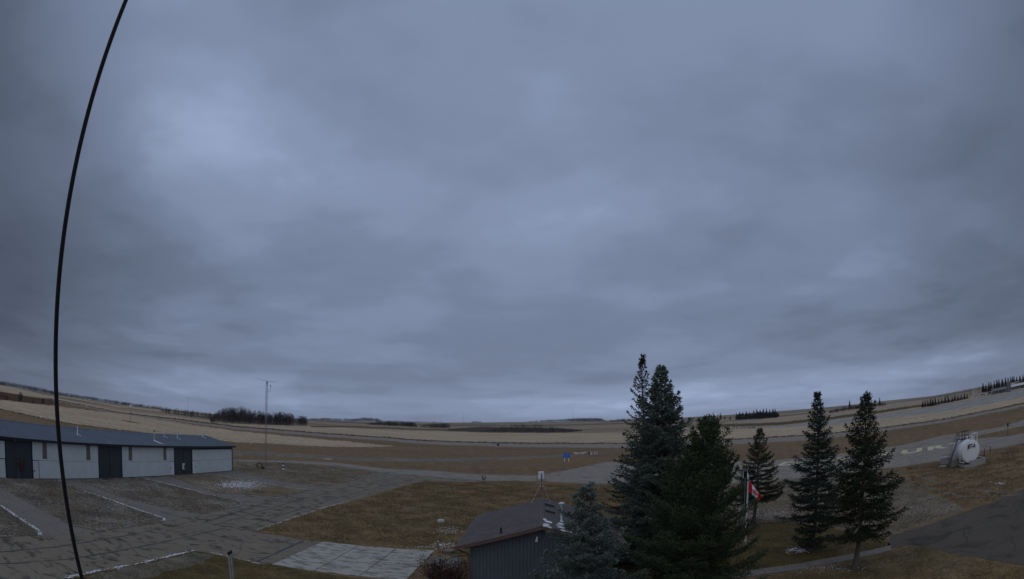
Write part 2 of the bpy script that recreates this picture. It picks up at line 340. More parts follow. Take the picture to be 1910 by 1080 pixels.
# ------------------------------------------------------------------ mesh helpers
class MB:
    def __init__(s): s.v = []; s.f = []; s.mi = []; s.cur = 0
    def add(s, vs, fs):
        n = len(s.v); s.v += [tuple(x) for x in vs]
        for f in fs: s.f.append(tuple(i + n for i in f)); s.mi.append(s.cur)
        return s
    def box(s, x0, x1, y0, y1, z0, z1):
        return s.add([(x0, y0, z0), (x1, y0, z0), (x1, y1, z0), (x0, y1, z0), (x0, y0, z1), (x1, y0, z1), (x1, y1, z1), (x0, y1, z1)],
                     [(0, 3, 2, 1), (4, 5, 6, 7), (0, 1, 5, 4), (1, 2, 6, 5), (2, 3, 7, 6), (3, 0, 4, 7)])
    def tube(s, pts, rad, n=6, cap=True):
        pts = [Vector(p) for p in pts]
        rads = rad if isinstance(rad, (list, tuple)) else [rad] * len(pts)
        vs = []; fs = []
        for i, p in enumerate(pts):
            d = (pts[min(i + 1, len(pts) - 1)] - pts[max(i - 1, 0)]).normalized()
            a = Vector((0, 0, 1)) if abs(d.z) < 0.9 else Vector((1, 0, 0))
            u = d.cross(a).normalized(); w = d.cross(u)
            for k in range(n):
                q = 2 * math.pi * k / n; vs.append(p + (u * math.cos(q) + w * math.sin(q)) * rads[i])
        for i in range(len(pts) - 1):
            for k in range(n):
                a0 = i * n + k; a1 = i * n + (k + 1) % n; fs.append((a0, a1, a1 + n, a0 + n))
        if cap: fs.append(tuple(range(n))[::-1]); fs.append(tuple((len(pts) - 1) * n + k for k in range(n)))
        return s.add(vs, fs)
    def prism(s, poly, axis_vec):                     # polygon (3d points) extruded along a vector
        n = len(poly); a = [Vector(p) for p in poly]; b = [p + Vector(axis_vec) for p in a]
        return s.add(a + b, [tuple(range(n))[::-1], tuple(range(n, 2 * n))] + [(i, (i + 1) % n, n + (i + 1) % n, n + i) for i in range(n)])
    def lathe(s, prof, n=16, c=(0, 0, 0)):
        vs = []; fs = []
        for r, z in prof:
            for k in range(n):
                q = 2 * math.pi * k / n; vs.append((c[0] + r * math.cos(q), c[1] + r * math.sin(q), c[2] + z))
        for i in range(len(prof) - 1):
            for k in range(n):
                a0 = i * n + k; a1 = i * n + (k + 1) % n; fs.append((a0, a1, a1 + n, a0 + n))
        fs.append(tuple(range(n))[::-1]); fs.append(tuple((len(prof) - 1) * n + k for k in range(n)))
        return s.add(vs, fs)
    def build(s, name, mat, parent=None, smooth=False, loc=None):
        me = bpy.data.meshes.new(name); me.from_pydata(s.v, [], s.f)
        mats = mat if isinstance(mat, (list, tuple)) else [mat]
        for q in mats: me.materials.append(MATS[q])
        if len(mats) > 1: me.polygons.foreach_set('material_index', s.mi)
        bm = bmesh.new(); bm.from_mesh(me); bmesh.ops.recalc_face_normals(bm, faces=bm.faces); bm.to_mesh(me); bm.free()
        if smooth:
            me.polygons.foreach_set('use_smooth', [True] * len(me.polygons))
            try: me.set_sharp_from_angle(angle=R(40))
            except Exception: pass
        return link(name, me, parent, loc)
def link(name, me, parent=None, loc=None):
    o = bpy.data.objects.new(name, me); col.objects.link(o)
    if parent is not None: o.parent = parent
    if loc is not None: o.location = loc
    return o
def tag(o, label=None, cat=None, group=None, kind=None):
    if label: o['label'] = label
    if cat: o['category'] = cat
    if group: o['group'] = group
    if kind: o['kind'] = kind
    return o
def thing(name, label, cat, loc=(0, 0, 0), rz=0.0, group=None):
    o = bpy.data.objects.new(name, None); col.objects.link(o); o.empty_display_size = 0.3
    o.location = loc; o.rotation_euler = (0, 0, rz)
    return tag(o, label, cat, group)
def np_mesh(name, verts, tris, mat, attr=None):
    me = bpy.data.meshes.new(name)
    nv, nf = len(verts), len(tris)
    me.vertices.add(nv); me.vertices.foreach_set('co', np.asarray(verts, dtype=np.float32).ravel())
    me.loops.add(nf * 3); me.loops.foreach_set('vertex_index', np.asarray(tris, dtype=np.int32).ravel())
    me.polygons.add(nf); me.polygons.foreach_set('loop_start', np.arange(0, nf * 3, 3, dtype=np.int32))
    if attr is not None:
        a = me.attributes.new('tip', 'FLOAT', 'POINT'); a.data.foreach_set('value', np.asarray(attr, dtype=np.float32))
    me.materials.append(MATS[mat]); me.update(); me.validate(); return me

# ------------------------------------------------------------------ terrain: one sheet to the horizon
def project(az, el):                                  # direction -> photograph position (to know which field a piece of land belongs to)
    x, y, z = np.sin(az) * np.cos(el), np.cos(az) * np.cos(el), np.sin(el)
    fw = y * math.cos(PITCH) + z * math.sin(PITCH); up = -y * math.sin(PITCH) + z * math.cos(PITCH)
    c, q = math.cos(ROLL), math.sin(ROLL); X = c * x - q * up; U = q * x + c * up
    th = np.arccos(np.clip(fw, -1, 1)); rr = np.linspace(0, 1700, 6000); tt = rr / F_PX * (1 + K_PX * (rr / 1000) ** 2)
    r = np.interp(th, tt, rr); n = np.hypot(X, U) + 1e-12
    return 955 + r * X / n, 540 - r * U / n
FIELDS = ['grass_brown', 'far_fields', 'stubble', 'tall_dry_weeds', 'asphalt_runway', 'grass_grey', 'grass_snowy', 'ploughed', 'grass_airfield', 'grass_olive']
def build_terrain():
    az = np.concatenate([np.radians(np.arange(-180, -72, 4.0)), np.radians(np.arange(-72, 72.01, 0.11)), np.radians(np.arange(76, 180, 4.0))])
    rad = np.concatenate([[0.5, 6, 14, 22, 30], np.arange(36, 130, 5.0), CAM_H / np.tan(np.arange(0.075, 0.0139, -0.0005)), 700 * 1.055 ** np.arange(1, 52)])
    A, RR = np.meshgrid(az, rad)
    Z = terrain(RR, A)
    rng = np.random.default_rng(4)
    V = np.stack([RR * np.sin(A), RR * np.cos(A), Z], -1).reshape(-1, 3)
    na, nr = len(az), len(rad)
    i, j = np.meshgrid(np.arange(nr - 1), np.arange(na)); i = i.ravel(); j = j.ravel(); j2 = (j + 1) % na
    Q = np.stack([i * na + j, i * na + j2, (i + 1) * na + j2, (i + 1) * na + j], 1)
    # centre of each face as seen
    C = V[Q].mean(1); r = np.hypot(C[:, 0], C[:, 1]); a = np.arctan2(C[:, 0], C[:, 1]); e = np.arctan2(C[:, 2] - CAM_H, r)
    px, py = project(a, e); ok = np.abs(a) < R(66)
    py = py + rng.normal(0, .55, len(py)) * np.clip((900 - r) / 600, .35, 1) + .3 * np.sin(px * .11) * np.sin(px * .031 + 1)      # ragged field edges
    mi = np.zeros(len(Q), dtype=np.int32)
    mi[(~ok) & (r > 400)] = 1
    def band(mat, top, bot, x0, x1):
        tx, ty = zip(*top); bx, by = zip(*bot)
        m = ok & (px >= x0) & (px <= x1) & (py >= np.interp(px, tx, ty)) & (py < np.interp(px, bx, by))
        mi[m] = FIELDS.index(mat)
    hi = [(0, 0), (1910, 0)]
    stub_top = [(-300, 650), (0, 716), (109, 743), (220, 765), (340, 778.5), (440, 790), (572, 794.5), (680, 800), (900, 807), (1160, 808.5), (1337, 801.7), (1417, 799), (1505, 795), (1546, 793), (1650, 780.6), (1760, 767.4), (1800, 762), (1859, 750.7), (1910, 740), (2100, 690)]
    line = [(-300, 655), (0, 722), (109, 746), (220, 768), (340, 782), (440, 794), (588, 806), (660, 811), (725, 815), (764, 818.5), (816, 821.7), (900, 824), (980, 825.5), (1150, 826), (1337, 820), (1493, 811.2), (1531, 808.3), (1582, 803.8), (1652, 796), (1760, 781), (1822, 768.5), (1874, 758.5), (1910, 750.5), (2100, 702)]
    def off(pl, *d):
        xs = [d_[0] for d_ in d]; ys = [d_[1] for d_ in d]
        return [(x, y + float(np.interp(x, xs, ys))) for x, y in pl]
    line2 = off(line, (100, 1.5), (500, 2.0), (900, 2.2), (1500, 2.0), (1900, 2.2))
    run_t = off(line, (100, 1.5), (440, 2.6), (900, 2.2), (1500, 2.0), (1900, 2.4))
    run_b = off(line, (100, 3), (440, 6.5), (680, 7), (900, 8), (1150, 9.5), (1337, 10.5), (1493, 10.5), (1652, 7.5), (1760, 7), (1910, 7.5))
    band('grass_airfield', line, [(-300, 5000), (2100, 5000)], -300, 2100)
    band('far_fields', hi, stub_top, -400, 2200)
    band('grass_snowy', [(1337, 799), (1440, 796), (1500, 789), (1650, 773), (1760, 757), (1910, 726), (2100, 672)], stub_top, 1400, 2100)
    band('grass_olive', [(1337, 792), (1450, 788), (1560, 776), (1650, 764), (1760, 749), (1800, 742)], [(1337, 796), (1450, 793.5), (1560, 781), (1650, 769), (1760, 752), (1800, 744)], 1337, 1800)
    band('stubble', stub_top, line, -300, 2100)
    band('tall_dry_weeds', line, line2, 440, 2100)
    band('ploughed', line, line2, -300, 440)
    band('asphalt_runway', run_t, run_b, 90, 2100)
    band('stubble', [(-300, 690), (0, 746), (100, 757), (220, 771.5), (440, 804), (680, 826.5), (736, 832)], [(-300, 692), (0, 762), (104, 784.5), (143, 791), (240, 803.5), (277, 808), (440, 824.5), (498, 827), (576, 831.5), (654, 834), (736, 832.6)], -300, 736)
    band('ploughed', [(-300, 692), (0, 762), (104, 784.5), (143, 791), (240, 803.5), (277, 807.5)], [(-300, 694), (0, 764), (104, 786.3), (143, 792.6), (240, 804.8), (277, 808.3)], -300, 277)
    band('stubble', [(-300, 653), (0, 720), (60, 733), (109, 741)], [(-300, 661), (0, 730), (60, 740), (109, 745)], -300, 109)
    band('stubble', [(109, 738), (220, 756.5), (399, 776)], [(109, 739.6), (220, 759), (399, 779)], 109, 399)
    band('tall_dry_weeds', [(-300, 661), (0, 731), (60, 741), (109, 747)], [(-300, 690), (0, 745), (60, 752), (109, 757)], -300, 100)
    band('grass_olive', [(660, 794.5), (900, 804)], [(660, 797), (900, 806)], 580, 900)
    band('ploughed', [(830, 800), (900, 796), (1050, 799), (1085, 802)], [(830, 803), (900, 806.5), (1050, 807), (1085, 804)], 835, 1085)
    band('grass_grey', [(436, 841), (560, 846), (680, 853), (880, 855), (1040, 849), (1090, 846)], [(436, 848), (560, 853.5), (680, 860), (880, 861.5), (1040, 853), (1090, 848)], 436, 1090)
    # tread of frozen tracks near the mast
    me = bpy.data.meshes.new('terrain')
    me.vertices.add(len(V)); me.vertices.foreach_set('co', V.astype(np.float32).ravel())
    me.loops.add(len(Q) * 4); me.loops.foreach_set('vertex_index', Q.astype(np.int32).ravel())
    me.polygons.add(len(Q)); me.polygons.foreach_set('loop_start', np.arange(0, len(Q) * 4, 4, dtype=np.int32))
    for f in FIELDS: me.materials.append(MATS[f])
    me.polygons.foreach_set('material_index', mi)
    me.update(); me.validate()
    bm = bmesh.new(); bm.from_mesh(me); bmesh.ops.recalc_face_normals(bm, faces=bm.faces); bm.to_mesh(me); bm.free()
    if me.polygons[0].normal.z < 0: me.flip_normals()
    tag(link('ground', me), kind='structure')
build_terrain()

# ------------------------------------------------------------------ paved sheets and lawns
def sheet(name, pts, z, mat, thick=0.0, jit=0.0, step=0.6, seed=1, parent=None):
    rnd = random.Random(seed); out = []
    n = len(pts)
    for i in range(n):
        a = Vector(pts[i]); b = Vector(pts[(i + 1) % n]); L = (b - a).length
        k = max(1, int(L / step)) if jit else 1
        k = min(k, 150)
        nrm = Vector((-(b - a).y, (b - a).x)).normalized() if L else Vector((0, 0))
        w = 0.0
        for q in range(k):
            w = 0.6 * w + rnd.uniform(-1, 1) * jit
            out.append(a.lerp(b, q / k) + (nrm * w if q else Vector((0, 0))))
    m = MB()
    vs = [(p.x, p.y, z) for p in out]
    if thick:
        k = len(vs)
        m.add(vs + [(p.x, p.y, z - thick) for p in out], [tuple(range(k))] + [(i, (i + 1) % k, k + (i + 1) % k, k + i) for i in range(k)])
    else: m.add(vs, [tuple(range(len(vs)))])
    o = m.build(name, mat, parent)
    if not thick and o.data.polygons[0].normal.z < 0: o.data.flip_normals()
    return o
def PX(*pts): return [G(*p) for p in pts]
taxi_lower = [(880, 899.5), (790, 896), (761, 903), (689, 925), (602, 948), (541, 968), (476, 990)]
tag(sheet('taxiway', [(-47.2, 8), (-45.2, 50), (-43.6, 78.6)] + PX((436, 857), (544, 859), (631, 863), (718, 874), (800, 877), (897, 885), (1020, 886), (1023, 897.6), (955, 896), (901, 898), *taxi_lower, (523, 999), (602, 1011), (508, 1053), (483, 1052), (422, 1038), (361, 1028), (253, 1053), (123, 1080), (0, 1112), (-120, 1110)), 0.006, 'asphalt_taxiway', 0.03, 0.09, 0.5, 3), kind='structure')
tag(sheet('apron', PX((1000, 886.5), (1053, 878), (1132, 861.5), (1351, 862), (1449, 857.6), (1500, 853.8), (1679, 831), (1758, 812.5), (1867, 797), (1910, 783), (1990, 762), (2000, 800), (1910, 826), (1826, 842), (1754, 859), (1679, 870.6), (1456, 894), (1352, 902), (1157, 903.5), (1020, 898)), 0.011, 'asphalt_apron', 0.03, 0.28, 0.8, 4), kind='structure')
tag(sheet('service_road', PX((434, 857.5), (544, 859.4), (631, 863.4), (718, 874.4), (800, 877.4), (897, 885.3), (1002, 887), (1002, 897), (901, 896), (800, 888), (718, 881), (631, 868.5), (544, 862.4), (436, 859.6)), 0.012, 'asphalt_apron', 0.03, 0.2, 0.8, 5), kind='structure')
tag(sheet('apron_grass', PX((1812, 818), (1832, 810.5), (1870, 803), (1910, 794), (1990, 774), (1990, 790), (1910, 808), (1860, 816)), 0.02, 'grass_airfield', 0.02, 0.3, 0.7, 23), kind='structure')
# drives to the hangar doors
def drive(pts, seed): tag(sheet('driveway', pts, 0.011, 'asphalt_drive', 0.03, 0.03, 0.6, seed), kind='structure')
drive(PX((-60, 905), (0, 908), (130, 979), (168, 990), (105, 1000), (76, 1000), (74, 991), (0, 941), (-60, 915)), 6)
drive(PX((116, 896), (150, 896), (217, 925), (314, 949), (350, 962), (307, 975), (303, 966), (200, 926)), 7)
drive(PX((267, 891), (320, 889), (401, 921), (465, 927), (500, 930), (440, 938), (426, 930)), 8)
drive(PX((405, 881), (436, 879), (490, 892), (591, 908.5), (613, 909), (577, 915), (508, 904)), 9)
def island(pts, mat, seed, z=0.045): tag(sheet('grass_island', pts, z, mat, 0.05, 0.07, 0.5, seed), kind='structure')
island(PX((-80, 930), (0, 943), (72, 991), (76, 1000), (0, 1002), (-80, 1004)), 'grass_island', 11)
island([(-46.2, 27.0), (-45.9, 36.0)] + PX((100, 896.5), (116, 897), (307, 968), (303, 974), (188, 991), (137, 982), (0, 908), (-50, 890)), 'grass_island', 12)
island(PX((150, 898), (267, 893), (435, 931), (448, 935.6), (455, 941), (448, 944.6), (379, 958), (314, 949), (217, 925)), 'grass_island', 13)
island(PX((320, 889), (402, 884.5), (480, 899), (577, 914), (516, 927), (465, 922), (401, 919)), 'grass_frost', 14)
island(PX((437, 861), (544.5, 864), (631, 870), (690, 877), (706, 881.4), (653, 897.6), (613, 907), (591, 908), (490, 891), (437, 878)), 'grass_frost', 15)
# lawns round the house and trees
tag(sheet('lawn', PX((905, 899), (955, 897.5), (1157, 905), (1300, 905), (1330, 940), (1180, 960), (1100, 1000), (850, 1040), (812, 1026), (602, 1010), (476, 991), (541, 969), (602, 949.5), (689, 926.5), (761, 905), (790, 898)), 0.03, 'grass_brown', 0.04, 0.12, 0.6, 16), kind='structure')
tag(sheet('lawn', PX((1300, 990), (1360, 985), (1430, 973), (1500, 978), (1560, 988), (1650, 1004), (1657, 1022), (1502, 1054), (1381, 1067), (1340, 1074), (1250, 1080)), 0.02, 'grass_olive', 0.03, 0.25, 0.6, 17), kind='structure')
tag(sheet('lawn', PX((1300, 906), (1352, 903), (1456, 895), (1640, 876), (1700, 905), (1800, 952), (1661, 1000), (1560, 985), (1500, 975), (1430, 970), (1360, 982), (1300, 985)), 0.012, 'grass_frost', 0.02, 0.3, 0.8, 18), kind='structure')
tag(sheet('lawn', PX((123, 1080), (253, 1053.5), (361, 1028.5), (422, 1038.5), (483, 1052.5), (508, 1054), (690, 1081), (690, 1200), (100, 1200)), 0.03, 'grass_olive', 0.04, 0.08, 0.5, 19), kind='structure')
tag(sheet('gravel_verge', PX((160, 1079), (255, 1056), (361, 1031), (400, 1038), (380, 1052), (300, 1072), (240, 1090)), 0.036, 'gravel', 0.02, 0.15, 0.5, 20), kind='structure')
tag(sheet('parking_lot', PX((1654, 1023), (1661, 1000), (1809, 952), (1910, 912), (2000, 880), (2000, 1076), (1910, 1054), (1791, 1036.7), (1704, 1016)), 0.02, 'asphalt_lot', 0.05, 0.08, 0.6, 21), kind='structure')
tag(sheet('lawn', PX((1381, 1078), (1502, 1066), (1660, 1030), (1704, 1017.5), (1791, 1038.2), (1910, 1056), (2000, 1078), (1910, 1160), (1381, 1160)), 0.035, 'grass_brown', 0.05, 0.15, 0.5, 22), kind='structure')
# frosty wheel tracks on the turf by the tank
def track(pts, w, seed):
    a = [Vector(G(*p)) for p in pts]; left = []; right = []
    for i, p in enumerate(a):
        d = (a[min(i + 1, len(a) - 1)] - a[max(i - 1, 0)]).normalized(); n = Vector((-d.y, d.x)); left.append(p + n * w / 2); right.append(p - n * w / 2)
    tag(sheet('wheel_track', [tuple(p) for p in left + right[::-1]], 0.022, 'grass_grey', 0.02, 0.10, 0.4, seed), kind='structure')
track([(1690, 893), (1735, 912), (1790, 926), (1860, 926), (1905, 922)], 0.45, 31)
track([(1705, 885), (1745, 900), (1800, 912), (1880, 920)], 0.4, 32)

# concrete pad: six slabs with joints
pad = tag(bpy.data.objects.new('concrete_pad', None), kind='structure'); col.objects.link(pad)
pa, pb, pd_ = Vector(G(602, 1011)), Vector(G(812, 1027)), Vector(G(508, 1053))
pc_ = pb + (pd_ - pa)
pad.location = (pa.x, pa.y, 0)
VB = (0.0, 0.62, 1.02)
for i in range(3):
    for j in range(2):
        def P(u, v_): return pa.lerp(pb, u).lerp(pd_.lerp(pc_, u), v_)
        g = 0.008; va, vb = VB[j] + g, VB[j + 1] - g
        q = [P(i / 3 + g / 2, va), P((i + 1) / 3 - g / 2, va), P((i + 1) / 3 - g / 2, vb), P(i / 3 + g / 2, vb)]
        z = 0.05 + random.Random(i * 7 + j).uniform(-0.004, 0.004)
        MB().prism([(k.x - pa.x, k.y - pa.y, z - 0.05) for k in q], (0, 0, 0.05)).build('slab', 'concrete_pad', pad)
# walk to the house
walk = tag(bpy.data.objects.new('house_walk', None), kind='structure'); col.objects.link(walk)
for i, q in enumerate([[(803, 1039), (831, 1040), (824, 1056), (792, 1053)], [(832, 1040), (861, 1041), (857, 1060), (825, 1056.5)]]):
    MB().prism([(*G(*k), 0.0) for k in q], (0, 0, 0.06)).build('slab', 'concrete', walk)
# garden path by the spruces, slab after slab
path = tag(bpy.data.objects.new('sidewalk', None), kind='structure'); col.objects.link(path)
up = [(1661, 1018), (1625, 1027), (1590, 1034), (1545, 1042), (1502, 1050), (1460, 1056.5), (1420, 1062), (1381, 1066.5), (1340, 1071)]
lo = [(1663, 1027), (1632, 1035), (1600, 1042), (1556, 1051), (1513, 1059.5), (1470, 1066.5), (1430, 1072), (1391, 1077), (1349, 1082)]
for i in range(len(up) - 1):
    q = [Vector(G(*up[i])), Vector(G(*up[i + 1])), Vector(G(*lo[i + 1])), Vector(G(*lo[i]))]; c = sum(q, Vector((0, 0))) / 4
    MB().prism([(*(k + (c - k) * 0.02), 0.0) for k in q], (0, 0, 0.055 + 0.008 * (i % 2))).build('slab', 'concrete', path)

# tar-sealed seams in the taxiway
def seam_line(pts, w, seed):
    a = [Vector(G(*p)) for p in pts]; left = []; right = []
    for i, p in enumerate(a):
        d = (a[min(i + 1, len(a) - 1)] - a[max(i - 1, 0)]).normalized(); n = Vector((-d.y, d.x)); left.append(p + n * w / 2); right.append(p - n * w / 2)
    tag(sheet('tar_seam', [tuple(p) for p in left + right[::-1]], 0.016, 'tar', 0.008, 0.05, 0.5, seed), kind='structure')
seam_line([(380, 975), (430, 958), (500, 937), (560, 919), (640, 899), (715, 884)], .16, 41)
seam_line([(400, 979), (480, 955), (570, 929), (660, 906), (745, 889)], .13, 42)
seam_line([(455, 984), (540, 956), (620, 931), (700, 910), (770, 894)], .12, 43)
seam_line([(300, 955), (350, 967), (400, 978), (476, 991), (500, 996)], .14, 44)
seam_line([(479, 1048), (520, 1029), (566, 1009)], .22, 45)
seam_line([(0, 1030), (120, 1018), (230, 1000), (330, 980), (400, 962)], .12, 46)
seam_line([(0, 1052), (150, 1040), (300, 1012), (420, 985)], .12, 47)
# painted place name on the apron
def text_mesh(s, size, offset=0.0, extrude=0.0):
    cu = bpy.data.curves.new('lettering', 'FONT'); cu.body = s; cu.size = size; cu.offset = offset; cu.extrude = extrude; cu.align_x = 'CENTER'
    o = bpy.data.objects.new('lettering', cu); col.objects.link(o)
    me = bpy.data.meshes.new_from_object(o.evaluated_get(bpy.context.evaluated_depsgraph_get()))
    bpy.data.objects.remove(o); bpy.data.curves.remove(cu); return me
tt_dir = Vector((0.725, -0.688)); u0 = Vector((66.3, 73.1))
lt = thing('painted_lettering', 'pale yellow block letters painted across the grey apron', 'lettering', (u0.x, u0.y, 0.014), math.atan2(tt_dir.y, tt_dir.x))
for k, ch in enumerate('OLDS-DIDSBURY'):
    me = text_mesh(ch, 8.4, 0.36); me.materials.clear(); me.materials.append(MATS['paint_yellow'])
    for vtx in me.vertices: vtx.co.x *= 0.72
    o = link('letter', me, lt, ((k - 10) * 4.75, -3.0, 0.0))

# ------------------------------------------------------------------ hangar row (local x runs along the front, local y toward the viewer)
E_EAVE, E_RIDGE, HDEP, HLEN = 4.06, 4.97, 5.6, 64.0
hg = thing('hangar', 'long low dark blue metal hangar row with pale bifold doors', 'hangar', (-43.55, 78.75, 0), R(-93.12))
doors = [(0.05, 11.65, 3.58), (15.95, 27.40, 3.93), (31.58, 42.65, 3.93), (46.39, 57.6, 3.66)]
# wall: columns between the doors, headers over them, back and ends
m = MB(); xs = [-0.12] + [q for d in doors for q in d[:2]] + [HLEN]
for i in range(0, len(xs), 2):
    m.box(xs[i] - (0.0 if i else 0.0), xs[i + 1], -0.2, 0.0, 0.0, E_EAVE)
for a, b_, h in doors: m.box(a, b_, -0.2, -0.003, h + 0.02, E_EAVE)
m.box(-0.12, HLEN, -2 * HDEP, -2 * HDEP + 0.2, 0, E_EAVE)
for x in (-0.12, HLEN - 0.2):
    m.prism([(x, -0.2, 0), (x, -2 * HDEP + 0.2, 0), (x, -2 * HDEP + 0.2, E_EAVE), (x, -HDEP, E_RIDGE - 0.1), (x, -0.2, E_EAVE)], (0.2, 0, 0))
m.build('wall', 'siding_dark', hg)
# roof: two slopes with ribs
def roof_z(y): return E_RIDGE + 0.06 - (E_RIDGE - E_EAVE) / HDEP * abs(y + HDEP)
rf = MB(); ov = 0.42
for sgn in (1, -1):
    ye = -HDEP + sgn * (HDEP + ov)
    zE, zR = roof_z(ye), roof_z(-HDEP)
    rf.prism([(-0.45, -HDEP, zR), (-0.45, ye, zE), (-0.45, ye, zE - 0.06), (-0.45, -HDEP, zR - 0.06)], (HLEN + 0.9, 0, 0))
roof = rf.build('roof', 'roof_metal', hg)
m = MB(); x = -0.4
while x < HLEN + 0.4:
    y0, y1 = -HDEP, ov
    m.prism([(x, y0, roof_z(y0)), (x + 0.05, y0, roof_z(y0)), (x + 0.05, y1, roof_z(y1)), (x, y1, roof_z(y1))], (0, 0, 0.035)); x += 0.6
m.build('roof_ribs', 'roof_metal', roof)
m = MB(); m.prism([(-0.47, -HDEP - 0.2, roof_z(-HDEP - .2) + 0.03), (-0.47, -HDEP, E_RIDGE + 0.11), (-0.47, -HDEP + 0.2, roof_z(-HDEP + .2) + 0.03)], (HLEN + 0.94, 0, 0)); m.build('ridge_cap', 'roof_metal', roof)
m = MB(); m.box(-0.47, HLEN + 0.47, ov - 0.02, ov + 0.05, roof_z(ov) - 0.26, roof_z(ov) - 0.035); m.box(-0.44, HLEN + 0.44, 0.0, ov - 0.02, roof_z(ov) - 0.24, roof_z(ov) - 0.2)
m.build('fascia', 'black_trim', roof)
m = MB(); m.box(-0.47, HLEN + 0.47, ov - 0.03, ov + 0.055, roof_z(ov) - 0.034, roof_z(ov) + 0.012); m.build('eave_trim', 'roof_metal', roof)
for i, (a, b_, h) in enumerate(doors):
    fr = MB(); fr.box(a, a + 0.14, -0.01, 0.05, 0, h); fr.box(b_ - 0.14, b_, -0.01, 0.05, 0, h); fr.box(a + 0.14, b_ - 0.14, -0.01, 0.048, h - 0.1, h); fr.box(a + 0.14, b_ - 0.14, -0.01, 0.03, 0.0, 0.07)
    dr = fr.build('hangar_door', 'black_trim', hg)
    seam = 1.92; mdl = i in (0, 2); px0 = b_ - 0.14 - 0.92 if mdl else a + 0.14   # person door at the left (far local x) or right end
    md = (b_ - 0.16 - 0.86, b_ - 0.16) if mdl else (a + 0.16, a + 0.16 + 0.86)
    # lower leaf around the person door, upper leaf
    lo_ = MB()
    if mdl: lo_.box(a + 0.14, md[0] - 0.05, -0.03, 0.03, 0.07, seam - 0.015)
    else: lo_.box(md[1] + 0.05, b_ - 0.14, -0.03, 0.03, 0.07, seam - 0.015)
    lo_.build('door_leaf', 'door_panel', dr)
    up_ = MB(); wins = {1: (17.82, 25.23), 2: (33.1, 40.25)}.get(i, ())
    cuts = [a + 0.14]
    for w in wins: cuts += [w, w + 0.72]
    cuts.append(b_ - 0.14)
    for k in range(0, len(cuts), 2): up_.box(cuts[k], cuts[k + 1], -0.03, 0.03, seam + 0.015, h - 0.1)
    for w in wins: up_.box(w, w + 0.72, -0.03, 0.028, seam + 0.015, 2.08)
    up_.build('door_leaf', 'door_panel', dr)
    hb = MB(); hb.box(a + 0.14, b_ - 0.14, -0.05, 0.012, seam - 0.02, seam + 0.02); hb.build('hinge_strip', 'mast_steel', dr)
    for w in wins:
        q = MB(); q.box(w + 0.02, w + 0.70, -0.03, 0.015, 2.1, h - 0.12); o = q.build('glazed_strip', 'tan_glazing', dr)
    pdm = 'door_bright' if i < 2 else 'door_panel'
    q = MB(); q.box(md[0], md[1], -0.02, 0.045 if i < 2 else 0.02, 0.06, seam - 0.06); o = q.build('person_door', pdm, dr)
    if i >= 2:
        q = MB(); x0, x1 = md; q.box(x0 - 0.05, x0, -0.02, 0.05, 0.05, seam - 0.0); q.box(x1, x1 + 0.02, -0.02, 0.05, 0.05, seam); q.box(x0, x1, -0.02, 0.05, seam - 0.06, seam - 0.016); q.build('person_door_frame', 'black_trim', dr)
        if i == 2:
            q = MB(); w_ = 0.09
            q.box(x0 + .01, x1 - .01, 0.02, 0.035, seam - 0.15, seam - 0.07); q.box(x0 + .01, x1 - .01, 0.02, 0.035, 0.07, 0.14); q.box(x0 + .01, x0 + w_, 0.02, 0.034, 0.14, seam - 0.15); q.box(x1 - w_, x1 - .01, 0.02, 0.034, 0.14, seam - 0.15)
            q.build('person_door_trim', 'door_bright', dr)
            MB().lathe([(0.03, 0), (0.11, 0.02), (0.11, 0.08), (0.04, 0.12)], 10, (x1 - 0.14, 0.06, 0.80)).build('door_lock', 'black_trim', dr)
    else:
        q = MB(); hx = md[0] + 0.1 if mdl else md[1] - 0.1; q.box(hx - 0.04, hx + 0.04, 0.045, 0.1, 0.9, 1.1); q.build('handle', 'black_trim', dr)
# seams, meter, lamp, cabinet on the columns
for x in (13.52, 29.6): MB().box(x, x + .08, 0.0, 0.03, 0.0, E_EAVE - .25).build('corner_strip', 'black_trim', hg)
q = MB(); q.box(13.65, 14.05, 0.0, 0.22, 0.75, 1.6); o = q.build('electric_meter_box', 'white_paint', hg)
MB().box(13.72, 13.88, 0.22, 0.26, 0.85, 1.42).build('meter_window', 'black_trim', o)
MB().tube([(13.5, 0.1, 1.6), (13.5, 0.1, 3.2), (13.5, 0.1, 3.3)], [0.025, 0.025, 0.06], 6).build('conduit', 'mast_steel', hg)
q = MB(); q.lathe([(0.05, 0.0), (0.13, 0.05), (0.15, 0.12), (0.02, 0.2)], 10, (45.05, 0.16, 3.68)); q.tube([(45.3, 0.02, 3.85), (45.05, 0.16, 3.86)], 0.02); q.build('wall_lamp', 'galvanised', hg)
q = MB(); q.box(43.95, 44.7, 0.0, 0.28, 0.95, 1.9); o = q.build('wall_cabinet', 'rust_red', hg)
MB().box(44.1, 44.5, 0.28, 0.31, 1.15, 1.6).build('cabinet_door', 'rust_red', o)
q = MB(); q.box(44.1, 44.6, 0.28, 0.33, 1.70, 1.76); q.build('cabinet_hood', 'cone_brown', o)
q = MB(); q.tube([(44.75, 0.12, 1.8), (44.75, 0.12, 0.0)], 0.025); q.lathe([(0.06, 0), (0.08, .08), (0.05, .15)], 8, (44.75, 0.15, 1.7)); q.build('cabinet_pipe', 'mast_steel', o)
